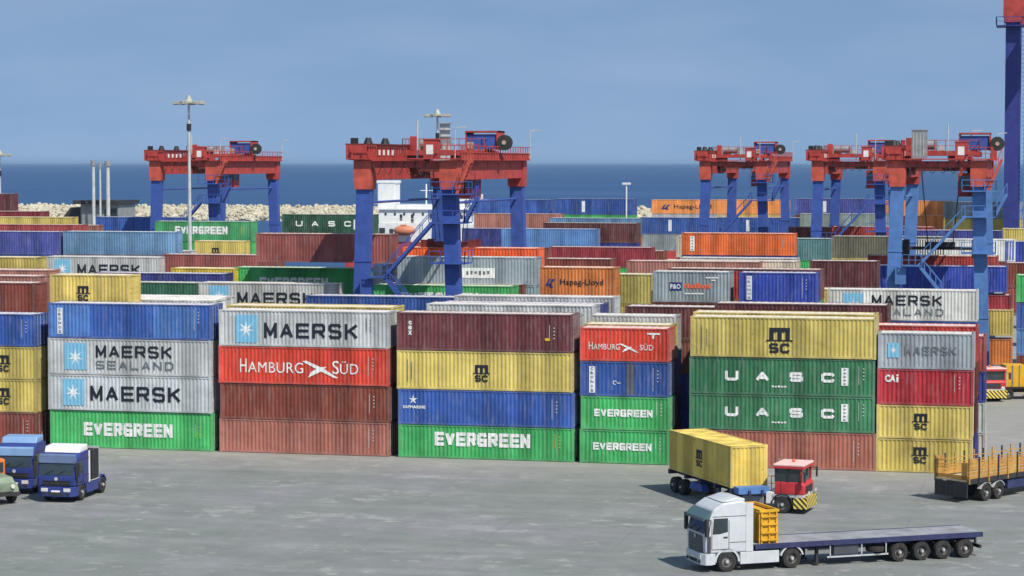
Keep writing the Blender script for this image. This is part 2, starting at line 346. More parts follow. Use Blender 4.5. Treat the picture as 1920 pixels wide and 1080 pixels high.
def parts_for(L, h):
    k = (round(L, 2), round(h, 2))
    if k in _cache: return _cache[k]
    X, Y = L / 2, CW / 2
    f = MB()
    for sx in (-1, 1):
        for sy in (-1, 1):
            x0, x1 = sorted((sx * X, sx * (X - .17))); y0, y1 = sorted((sy * Y, sy * (Y - .15)))
            f.box(x0, x1, y0, y1, .12, h - .12)
            for z0, z1 in ((0, .12), (h - .12, h + .01)):      # corner castings, a little proud
                x0, x1 = sorted((sx * (X + .006), sx * (X - .19))); y0, y1 = sorted((sy * (Y + .006), sy * (Y - .17)))
                f.box(x0, x1, y0, y1, z0, z1)
    for sy in (-1, 1):
        y0, y1 = sorted((sy * (Y - .004), sy * (Y - .09)))
        f.box(-X + .19, X - .19, y0, y1, .015, .15); f.box(-X + .19, X - .19, y0, y1, h - .10, h - .012)
    for sx in (-1, 1):
        x0, x1 = sorted((sx * (X - .004), sx * (X - .09)))
        f.box(x0, x1, -Y + .17, Y - .17, .015, .15); f.box(x0, x1, -Y + .17, Y - .17, h - .12, h - .012)
    d = {'frame': f.mesh('frame'), 'front': corr_panel(L - .34, h, -(Y - .020), -1).mesh('side_panel'), 'back': corr_panel(L - .34, h, (Y - .020), 1).mesh('side_panel'),
         'end': corr_panel(CW - .30, h, -(X - .02), -1, .26, .05, 'y').mesh('end_panel'), 'floor': None}
    r = MB(); n = int(round((L - .3) / .55)); p = (L - .3) / n; prev = None
    for i in range(n):
        x = -L / 2 + .15 + i * p
        for xx, zz in ((x, 0), (x + .12, -.02), (x + p - .18, -.02), (x + p - .06, 0)):
            cur = (r.bm.verts.new((xx, -Y + .085, h - .02 + zz)), r.bm.verts.new((xx, Y - .085, h - .02 + zz)))
            if prev: r.bm.faces.new((prev[0], cur[0], cur[1], prev[1]))
            prev = cur
    d['roof'] = r.mesh('roof_panel')
    fl = MB(); fl.box(-X + .1, X - .1, -Y + .1, Y - .1, .05, .13); d['floor'] = fl.mesh('floor_panel')
    for s_, nm in ((-1, 'doorL'), (1, 'doorR')):
        m_ = MB(); y0, y1 = sorted((s_ * .012, s_ * (Y - .165))); m_.box(X - .09, X - .045, y0, y1, .16, h - .13)
        for zz in (.35, .5, .65): m_.box(X - .045, X - .030, y0 + .08, y1 - .08, h * zz - .12, h * zz + .12)
        d[nm] = m_.mesh('door')
        for q, fr in enumerate((.28, .74)):
            m_ = MB(); yy = s_ * (Y - .16) * fr
            m_.bar((X - .012, yy, .1), (X - .012, yy, h - .1), .045, n=6); m_.bar((X - .012, yy, h * .42), (X - .012, yy - s_ * .22, h * .42), .03)
            for zz in (.08, .3, .7, .92): m_.box(X - .04, X - .002, yy - .05, yy + .05, h * zz - .04, h * zz + .04)
            d[nm + str(q)] = m_.mesh('locking_bar')
    # a complete body in one mesh, for units buried under others
    for key in ('frame', 'front', 'back', 'end', 'floor', 'doorL', 'doorR', 'doorL0', 'doorR0'): d[key].materials.append(M['cont'])
    d['doorL1'].materials.append(M['cont']); d['doorR1'].materials.append(M['cont']); d['roof'].materials.append(M['roof'])
    _cache[k] = d; return d
_text = {}
def text_mesh(body, wd, ht, bold=0.0, mat='white_letter', ex=.004):
    k = (body, round(wd, 2), round(ht, 2), bold, mat)
    if k in _text: return _text[k]
    cu = bpy.data.curves.new('t', 'FONT'); cu.body = body; cu.size = 1; cu.offset = bold; cu.extrude = .01; cu.resolution_u = 3; cu.space_character = 1.05
    o = bpy.data.objects.new('t', cu); COL.objects.link(o)
    dg = bpy.context.evaluated_depsgraph_get(); dg.update(); me = bpy.data.meshes.new_from_object(o.evaluated_get(dg))
    bpy.data.objects.remove(o); bpy.data.curves.remove(cu)
    xs = [v.co.x for v in me.vertices]; ys = [v.co.y for v in me.vertices]; x0, x1, y0, y1 = min(xs), max(xs), min(ys), max(ys)
    for v in me.vertices:
        v.co = Vector(((v.co.x - x0) / (x1 - x0) * wd, -(v.co.z / .01) * ex, (v.co.y - y0) / (y1 - y0) * ht))
    me.materials.clear(); me.materials.append(M[mat]); me.name = 'lettering'; _text[k] = me; return me
GL = {'M': [[(0, 0), (0, 1), (.5, .12), (1, 1), (1, 0)]], 'A': [[(0, 0), (.5, 1), (1, 0)], [(.22, .30), (.78, .30)]], 'E': [[(1, 1), (0, 1), (0, 0), (1, 0)], [(0, .5), (.92, .5)]],
      'R': [[(0, 0), (0, 1), (.82, 1), (1, .86), (1, .60), (.82, .46), (0, .46)], [(.55, .46), (1, 0)]],
      'S': [[(1, .84), (.85, 1), (.15, 1), (0, .86), (0, .64), (.15, .52), (.85, .48), (1, .36), (1, .14), (.85, 0), (.15, 0), (0, .16)]],
      'K': [[(0, 0), (0, 1)], [(1, 1), (.12, .45)], [(.36, .58), (1, 0)]], 'L': [[(0, 1), (0, 0), (1, 0)]], 'N': [[(0, 0), (0, 1), (1, 0), (1, 1)]],
      'D': [[(0, 0), (0, 1), (.76, 1), (1, .78), (1, .22), (.76, 0), (0, 0)]], 'V': [[(0, 1), (.5, 0), (1, 1)]],
      'G': [[(1, .80), (.84, 1), (.16, 1), (0, .82), (0, .18), (.16, 0), (1, 0), (1, .46), (.55, .46)]],
      'U': [[(0, 1), (0, .18), (.18, 0), (.82, 0), (1, .18), (1, 1)]], 'C': [[(1, .78), (.84, 1), (.18, 1), (0, .82), (0, .18), (.18, 0), (.84, 0), (1, .22)]]}
_stk = {}
def stroke_mesh(body, wd, ht, th, mat, gap=.24):
    k = (body, round(wd, 2), round(ht, 2), th, mat)
    if k in _stk: return _stk[k]
    n = len(body); gw = wd / (n + gap * (n - 1)); t = th * ht; b = MB(); lay = 0
    for i, ch in enumerate(body):
        x0 = i * gw * (1 + gap)
        for line in GL[ch]:
            P = [Vector((x0 + t / 2 + px * (gw - t), t / 2 + pz * (ht - t))) for px, pz in line]
            for a, c in zip(P, P[1:]):
                d = (c - a).normalized(); nn = Vector((-d.y, d.x)) * t / 2
                steep = abs(d.y) > .25 and abs(d.x) > .25
                e = d * (t / 2 if not steep else t * .12); a2 = a - e; c2 = c + e
                q = [a2 - nn, c2 - nn, c2 + nn, a2 + nn]; lay = (lay + 1) % 9
                q = [(v.x, min(max(v.y, 0), ht)) for v in q]
                b.prism(q, -.001 * lay, .004)
    me = b.mesh('lettering'); me.materials.append(M[mat]); _stk[k] = me; return me
def K(root, L, body, x, z, wd, ht, th=.2, mat='white_letter', gap=.24):
    return link('lettering', stroke_mesh(body, wd, ht, th, mat, gap), root, (x - L / 2, YF, z))
def flat_mesh(name, polys, mat, t=.006):
    """polys in (x,z) drawn as thin plates facing -y"""
    b = MB()
    for q in polys: b.prism(q, 0, t)
    me = b.mesh(name); me.materials.append(M[mat]); return me
def star(cx, cz, r, n=7, inner=.30):
    q = []
    for i in range(2 * n):
        a = PI / 2 + PI * i / n; rr = r if i % 2 == 0 else r * inner
        q.append((cx + rr * math.cos(a), cz + rr * math.sin(a)))
    return q
def rect(x0, x1, z0, z1): return [(x0, z0), (x1, z0), (x1, z1), (x0, z1)]
def arc(cx, cz, r0, r1, a0, a1, n=8):
    return [(cx + r1 * math.cos(R(a0 + (a1 - a0) * i / n)), cz + r1 * math.sin(R(a0 + (a1 - a0) * i / n))) for i in range(n + 1)] + \
           [(cx + r0 * math.cos(R(a1 + (a0 - a1) * i / n)), cz + r0 * math.sin(R(a1 + (a0 - a1) * i / n))) for i in range(n + 1)]
YF = -CW / 2 + .006
def T(root, L, body, x, z, wd, ht, bold=.02, mat='white_letter', y=YF):
    o = link('lettering', text_mesh(body, wd, ht, bold, mat), root, (x - L / 2, y, z)); return o
def P_(root, L, name, polys, mat, y=YF, dy=0):
    return link(name, flat_mesh(name, [[(a - L / 2, c) for a, c in q] for q in polys], mat), root, (0, y - dy, 0))
def emblem_m(root, L, cx, cz, s, mat='black_letter'):
    """black rounded m with a bar under it and two letters below"""
    w_ = s * .52; top = cz + s * .62
    q = [rect(cx - w_, cx + w_, cz + s * .40, top)]
    for k in (-1, 0, 1): q.append(rect(cx + k * w_ * .78 - w_ * .22, cx + k * w_ * .78 + w_ * .22, cz, cz + s * .41))
    q.append(rect(cx - w_ * 1.28, cx + w_ * 1.28, cz - s * .07, cz + .01))
    P_(root, L, 'emblem', q, mat)
    K(root, L, 'SC', cx - w_, cz - s * .66, 2 * w_, s * .50, .24, mat, .16)
def codes(root, L, x, z0, z1, mat='code_white'):
    q = [rect(x, x + .035, z0, z1)]
    zz = z1 - .15
    for i in range(4):
        q.append(rect(x + .30, x + .39, zz - .08, zz)); zz -= .24
    P_(root, L, 'code_marking', q, mat)
def plate(root, L, x, z0, z1, wd, txt=None, mat='white_letter'):
    P_(root, L, 'name_plate', [rect(x, x + wd, z0, z1)], mat)
    if txt:
        n = len(txt); st = (z1 - z0) / n
        for i, ch in enumerate(txt):
            T(root, L, ch, x + wd * .22, z1 - (i + 1) * st + st * .2, wd * .5, st * .6, .02, 'navy_letter', YF - .006)
    else:
        n = 5; st = (z1 - z0) / n
        P_(root, L, 'plate_marks', [rect(x + wd * .3, x + wd * .65, z1 - (i + .7) * st, z1 - (i + .35) * st) for i in range(n)], 'grey_letter', dy=.006)
def starsq(root, L, x0, x1, z0, z1, cx, cz, r):
    P_(root, L, 'emblem', [rect(x0, x1, z0, z1)], 'paleblue')
    P_(root, L, 'emblem_star', [star(cx, cz, r)], 'white_letter', dy=.006)
def pennants(root, L, x, z, s):
    q = [[(x, z + .95 * s), (x + .25 * s, z + 1.0 * s), (x + 1.3 * s, z + .55 * s), (x + 2.2 * s, z + .02 * s), (x + 2.0 * s, z), (x + 1.1 * s, z + .40 * s)],
         [(x + .35 * s, z), (x + .55 * s, z + .35 * s), (x + 1.05 * s, z + .62 * s), (x + 1.5 * s, z + .66 * s), (x + 1.1 * s, z + .35 * s)]]
    for i, u in enumerate(q): P_(root, L, 'emblem', [u], 'white_letter', dy=.006 * i)
def mark(root, L, h, k):
    if k == 'maersk_c':
        starsq(root, L, 1.25, 2.9, .25, 2.25, 2.05, 1.22, .62); K(root, L, 'MAERSK', 3.4, .62, 7.0, 1.08, .19, 'black_letter'); codes(root, L, 11.0, 1.2, 2.2, 'grey_letter')
    elif k == 'maersk_b':
        starsq(root, L, 1.15, 2.85, .35, 2.3, 1.95, 1.30, .62); K(root, L, 'MAERSK', 3.3, .72, 7.0, 1.10, .19, 'black_letter')
    elif k == 'maersksea':
        starsq(root, L, 1.3, 3.0, .35, 2.3, 2.15, 1.25, .60); K(root, L, 'MAERSK', 3.75, 1.28, 5.9, .88, .19, 'black_letter'); K(root, L, 'SEALAND', 3.75, .42, 6.0, .62, .18, 'grey_letter', .35)
    elif k == 'maersk':
        starsq(root, L, 1.0, 2.8, .3, 2.2, 1.9, 1.20, .60); K(root, L, 'MAERSK', 3.6, .62, 7.0, 1.05, .19, 'black_letter')
    elif k == 'maersk20':
        starsq(root, L, .65, 1.45, .75, 1.75, 1.05, 1.25, .28); K(root, L, 'MAERSK', 1.75, .95, 3.45, .58, .19, 'grey_letter')
    elif k == 'evergreen':
        K(root, L, 'EVERGREEN', 2.65, .88, 6.9, .98, .25, 'white_letter', .12); codes(root, L, 11.3, .9, 1.9, 'yellow_mark')
    elif k == 'evergreenlow':
        K(root, L, 'EVERGREEN', 2.4, .62, 6.6, .95, .25, 'white_letter', .12)
    elif k == 'evergreen20':
        K(root, L, 'EVERGREEN', .95, .92, 4.1, .52, .25, 'white_letter', .12); codes(root, L, 5.3, 1.1, 2.0)
    elif k == 'hamburg':
        T(root, L, 'H', 1.62, .80, .50, .98, .0); T(root, L, 'AMBURG', 2.22, .80, 4.15, .76, .0)
        pennants(root, L, 6.3, .50, 1.22); T(root, L, 'S', 8.55, .80, .50, .94, .0); T(root, L, 'ÜD', 9.12, .80, 1.35, .92, .0); codes(root, L, 11.2, .75, 2.1)
    elif k == 'hamburg20':
        T(root, L, 'H', .62, .80, .28, .52, .0); T(root, L, 'AMBURG', .95, .80, 1.85, .40, .0)
        pennants(root, L, 2.75, .62, .62); T(root, L, 'SÜD', 4.2, .80, .95, .46, .0); P_(root, L, 'emblem', [rect(4.7, 5.6, 1.88, 2.0)], 'white_letter'); P_(root, L, 'emblem', [rect(5.05, 5.2, 1.6, 1.88)], 'white_letter')
    elif k == 'msc20l': emblem_m(root, L, 3.55, 1.18, .95)
    elif k == 'msc20': emblem_m(root, L, 2.65, 1.12, .85)
    elif k == 'msc20r': emblem_m(root, L, 2.93, 1.18, .85); 
    elif k == 'msc_d':
        emblem_m(root, L, 6.15, 1.22, .92)
        P_(root, L, 'code_marking', [rect(.75, .80, .5, 2.1), rect(1.05, 1.10, .7, 1.9)], 'grey_letter')
    elif k == 'msc_f':
        emblem_m(root, L, 6.1, 1.22, 1.35)
        P_(root, L, 'code_marking', [rect(.75, .80, .5, 2.1), rect(1.1, 1.15, .7, 1.9)], 'grey_letter')
    elif k == 'uasc_f':
        for ch, x in (('U', 2.45), ('A', 4.55), ('S', 6.85), ('C', 9.0)): K(root, L, ch, x, .94, .92, .66, .29)
        P_(root, L, 'code_marking', [rect(5.65 + .21 * i, 5.80 + .21 * i, .54, .66 - .03 * (i % 2)) for i in range(5)], 'white_letter')
        plate(root, L, 10.35, .75, 1.95, .48); codes(root, L, 11.5, .8, 2.1)
    elif k == 'uasc':
        for ch, x in (('U', 1.9), ('A', 4.1), ('S', 6.4), ('C', 8.6)): K(root, L, ch, x, .98, .95, .72, .24)
        plate(root, L, 9.9, .6, 1.9, .5)
    elif k == 'plate_name': plate(root, L, .72, .30, 2.20, .42, 'CRONOS'); codes(root, L, 11.3, .7, 2.2)
    elif k == 'plate_name20': plate(root, L, .65, .22, 2.05, .42, 'CRONOS'); codes(root, L, 5.1, .4, 2.0); P_(root, L, 'code_marking', [arc(2.45, .95, .10, .15, 20, 300), rect(2.6, 2.85, .90, .95)], 'white_letter')
    elif k == 'plate_navy': plate(root, L, .60, .30, 2.2, .42, 'CRONOS'); codes(root, L, 5.0, .5, 2.1)
    elif k == 'plate_cream': plate(root, L, .95, .45, 2.1, .5); codes(root, L, 11.2, .9, 2.1)
    elif k == 'plate_white': P_(root, L, 'name_plate', [rect(4.3, 4.8, .4, 2.1)], 'white_letter')
    elif k == 'tex':
        for i, ch in enumerate('tex'): T(root, L, ch, .82, 1.80 - .36 * i, .30, .30, .05)
        codes(root, L, 11.0, .95, 1.9); P_(root, L, 'code_marking', [rect(10.7, 11.05, .82, 1.0)], 'yellow_mark')
    elif k == 'saf':
        P_(root, L, 'emblem', [star(1.1, 1.75, .36, 5)], 'white_letter'); T(root, L, 'SAFMARINE', .35, 1.12, 1.65, .22, .03); codes(root, L, 11.1, .6, 2.0)
    elif k == 'cai':
        T(root, L, 'CA', .52, 1.52, .70, .50, .05); P_(root, L, 'lettering', [rect(1.28, 1.40, 1.52, 1.88), rect(1.28, 1.40, 1.94, 2.04)], 'white_letter'); codes(root, L, 5.1, .9, 2.1)
    elif k == 'hapag':
        P_(root, L, 'emblem', [[(.45, .95), (.75, 1.5), (.95, 1.5), (.72, 1.15), (.95, .95)], [(.85, .80), (1.15, .80), (1.0, 1.1), (1.28, 1.5), (1.05, 1.5), (.80, 1.12)]], 'navy_letter')
        T(root, L, 'Hapag-Lloyd', 1.7, .90, 3.6, .62, .01, 'black_letter')
    elif k == 'hapag40':
        P_(root, L, 'emblem', [[(1.7, .80), (2.2, 1.6), (2.6, 1.6), (2.2, 1.15), (2.6, .80)], [(2.5, .70), (3.0, .70), (2.8, 1.1), (3.3, 1.6), (2.9, 1.6), (2.4, 1.12)]], 'navy_letter')
        T(root, L, 'Hapag-Lloyd', 4.0, .70, 6.6, .95, .01, 'black_letter')
    elif k == 'po':
        P_(root, L, 'emblem', [rect(1.35, 2.35, .95, 1.6)], 'navy_letter'); T(root, L, 'P&O', 1.42, 1.08, .85, .38, .03, 'white_letter', YF - .006)
        T(root, L, 'Nedlloyd', 2.55, 1.02, 2.1, .52, .06, 'orange_letter'); P_(root, L, 'code_marking', [rect(2.6, 4.1, .66, .76), rect(4.3, 5.3, 1.95, 2.05), rect(4.7, 5.1, 1.75, 1.85)], 'white_letter')
    elif k == 'bulk':
        P_(root, L, 'name_plate', [rect(5.9, 8.9, .62, 1.52)], 'white_letter'); P_(root, L, 'plate_marks', [rect(6.3 + .38 * i, 6.52 + .38 * i, .88 + .05 * (i % 3), 1.22 + .05 * (i % 2)) for i in range(6)], 'grey_letter', dy=.006)
    elif k == 'codes': codes(root, L, L - 1.5, .6, 2.0)
    elif k == 'codes20': codes(root, L, L - 1.1, .6, 2.0)

def container(x0, y, z, L, h, col, mk, label, detail=True, rz=None, centre=None, flip=False, group='shipping containers stacked in the yard'):
    d = parts_for(L, h)
    loc = (x0 + L / 2, y + CW / 2, z) if centre is None else centre
    r = thing('shipping_container', label, 'shipping container', loc, (rz or 0), group)
    c = COLORS[col]; v = random.uniform(.90, 1.10); hue = random.uniform(-.03, .03)
    c4 = (c[0] * v * (1 + hue), c[1] * v, c[2] * v * (1 - hue), 1)
    fr = tuple(a * .85 + .035 for a in c4[:3]) + (1,)
    def put(nm, key, cc=c4):
        o = link(nm, d[key], r); o.color = cc; return o
    put('frame', 'frame', fr); put('side_panel', 'front'); put('side_panel', 'back'); put('roof_panel', 'roof'); put('floor_panel', 'floor', fr)
    put('end_panel', 'end')
    if flip:
        e = put('end_panel', 'end'); e.rotation_euler = (0, 0, PI)
    else:
        for s_ in 'LR':
            dr = put('door', 'door' + s_)
            if detail:
                for q in '01':
                    o = link('locking_bar', d['door' + s_ + q], dr); o.color = tuple(a * .5 + .25 for a in fr[:3]) + (1,)
    if mk: mark(r, L, h, mk)
    return r
_fill = {}
def filler_mesh(L, h):
    k = (round(L, 2), round(h, 2))
    if k in _fill: return _fill[k]
    d = parts_for(L, h); bm = bmesh.new()
    for key in ('frame', 'front', 'back', 'end', 'floor', 'doorL', 'doorR', 'roof'): bm.from_mesh(d[key])
    me = bpy.data.meshes.new('shipping_container'); bm.to_mesh(me); bm.free(); me.materials.append(M['cont']); _fill[k] = me; return me
FC = ['brown', 'blue', 'green', 'grey', 'yellow', 'maroon', 'rust', 'slate', 'navy', 'orange']
_fn = [0]
def filler(x0, y, z, L, h, under):
    o = link('shipping_container', filler_mesh(L, h), None, (x0 + L / 2, y + CW / 2, z))
    cn = random.choice(FC); c = COLORS[cn]; o.color = (*[a * random.uniform(.85, 1.1) for a in c], 1)
    nm = {'rust': 'rust red', 'slate': 'slate grey', 'navy': 'navy blue', 'maroon': 'dark maroon'}.get(cn, cn)
    u = under.split(',')[0].split(' '); lv = ['bottom', 'second', 'third', 'fourth', 'fifth', 'sixth'][int(z / 2.4 + .2)]
    lab = ('%s container, %s tier, beneath the %s' % (nm, lv, ' '.join(u))).split(' ')
    tag(o, ' '.join(lab[:16]), 'shipping container', 'containers buried in the stacks')
    return o

FRONT = [   # left x, length, tiers from the ground up
    (-78.15, 6.22, [(2.45, 'brown', 'codes20', 'red-brown short container at the foot of the left edge stack, behind the lorries'),
                    (2.42, 'yellow', 'msc20l', 'yellow short container with black emblem at the left edge, second from the bottom'),
                    (2.42, 'yellow', 'msc20l', 'yellow short container with black emblem at the left edge, third from the bottom'),
                    (2.42, 'blue', 'codes20', 'blue short container on top of the stack at the left edge')]),
    (-70.95, 12.62, [(2.73, 'green', 'evergreen', 'bright green container with white block lettering at the foot of the leftmost long stack'),
                    (2.62, 'silver', 'maersk_b', 'grey container with star square and one lettering line, above the green one at left'),
                    (2.65, 'silver', 'maersksea', 'grey container with two lines of dark lettering, under the blue one at left'),
                    (2.58, 'blue', 'plate_name', 'patchy blue container with white upright plate, top of the leftmost long stack')]),
    (-57.75, 12.68, [(2.41, 'tan', 'codes', 'faded pinkish brown container on the ground below the dark brown one'),
                    (2.57, 'mid', 'codes', 'plain brown container directly under the bright red lettered one'),
                    (2.68, 'hred', 'hamburg', 'bright red long container with white serif lettering and crossed pennants'),
                    (2.61, 'silver', 'maersk_c', 'grey container with star square, topmost above the bright red lettered one')]),
    (-44.42, 12.66, [(2.35, 'green', 'evergreen', 'bright green long container on the ground below the plain blue one'),
                    (2.50, 'blue', 'saf', 'blue long container with a small white emblem in its upper left corner'),
                    (2.75, 'yellow', 'msc_d', 'yellow container with small black emblem, between the maroon and the blue one'),
                    (2.69, 'maroon', 'tex', 'dark maroon container on top, with small upright white letters at its left end')]),
    (-31.25, 6.25, [(2.33, 'green', 'evergreen20', 'short green container standing on the ground, the lower of the short lettered pair'),
                    (2.33, 'green', 'evergreen20', 'short green container, the upper of the short lettered pair'),
                    (2.43, 'blue', 'plate_name20', 'short blue container with white upright plate above the short green pair'),
                    (2.33, 'hred', 'hamburg20', 'short red container with white lettering on top of the short stack')]),
    (-23.60, 12.60, [(2.55, 'tan', 'codes', 'faded red-brown container on the ground behind the yellow trailer load'),
                    (2.44, 'uasc', 'uasc_f', 'dark green container with four spaced white letters, the lower of two'),
                    (2.55, 'uasc', 'uasc_f', 'dark green container with four spaced white letters, the upper of two'),
                    (2.77, 'yellow', 'msc_f', 'wide yellow container with the largest black emblem, on top of the dark green pair')]),
    (-10.90, 6.35, [(2.27, 'yellow', 'msc20r', 'short yellow container on the ground at right, behind the stake-sided trailer'),
                    (2.27, 'yellow', 'msc20r', 'short yellow container just below the short red one at right'),
                    (2.42, 'cai', 'cai', 'short red container with small white letters under the pale grey one at right'),
                    (2.44, 'mgrey', 'maersk20', 'short pale grey container with faded lettering, topmost of the rightmost front stack')]),
]
random.seed(11)
for x, L, tiers in FRONT:
    z = 0.02
    for h, col, mk, lab in tiers:
        container(x + random.uniform(-.05, .05), 155.3 + random.uniform(-.04, .04), z, L, h - .02, col, mk, lab); z += h
def repaint(label_start, bays, colour):
    ro = [o for o in COL.objects if o.get('label', '').startswith(label_start)][0]
    me0 = [o for o in ro.children if o.name.startswith('side_panel')][0].data
    xs = sorted({round(v.co.x, 4) for v in me0.vertices}); h1 = max(v.co.z for v in me0.vertices)
    for a, c_ in bays:
        b = MB(); lo = sorted([v.co.copy() for v in me0.vertices if v.co.z < 1], key=lambda q: q.x)[a * 4:c_ * 4 + 1]
        A = [b.bm.verts.new((q.x, q.y - .003, .141)) for q in lo]; B = [b.bm.verts.new((q.x, q.y - .003, h1 - .001)) for q in lo]
        for i in range(len(A) - 1): b.bm.faces.new((A[i], A[i + 1], B[i + 1], B[i]))
        o = link('repainted_panel', b.mesh('repainted_panel'), ro); o.data.materials.append(M['cont']); o.color = (*colour, 1)
repaint('patchy blue container', ((0, 11), (28, 40)), (.068, .165, .42))
repaint('short blue container with white upright', ((11, 13),), (.10, .11, .14))
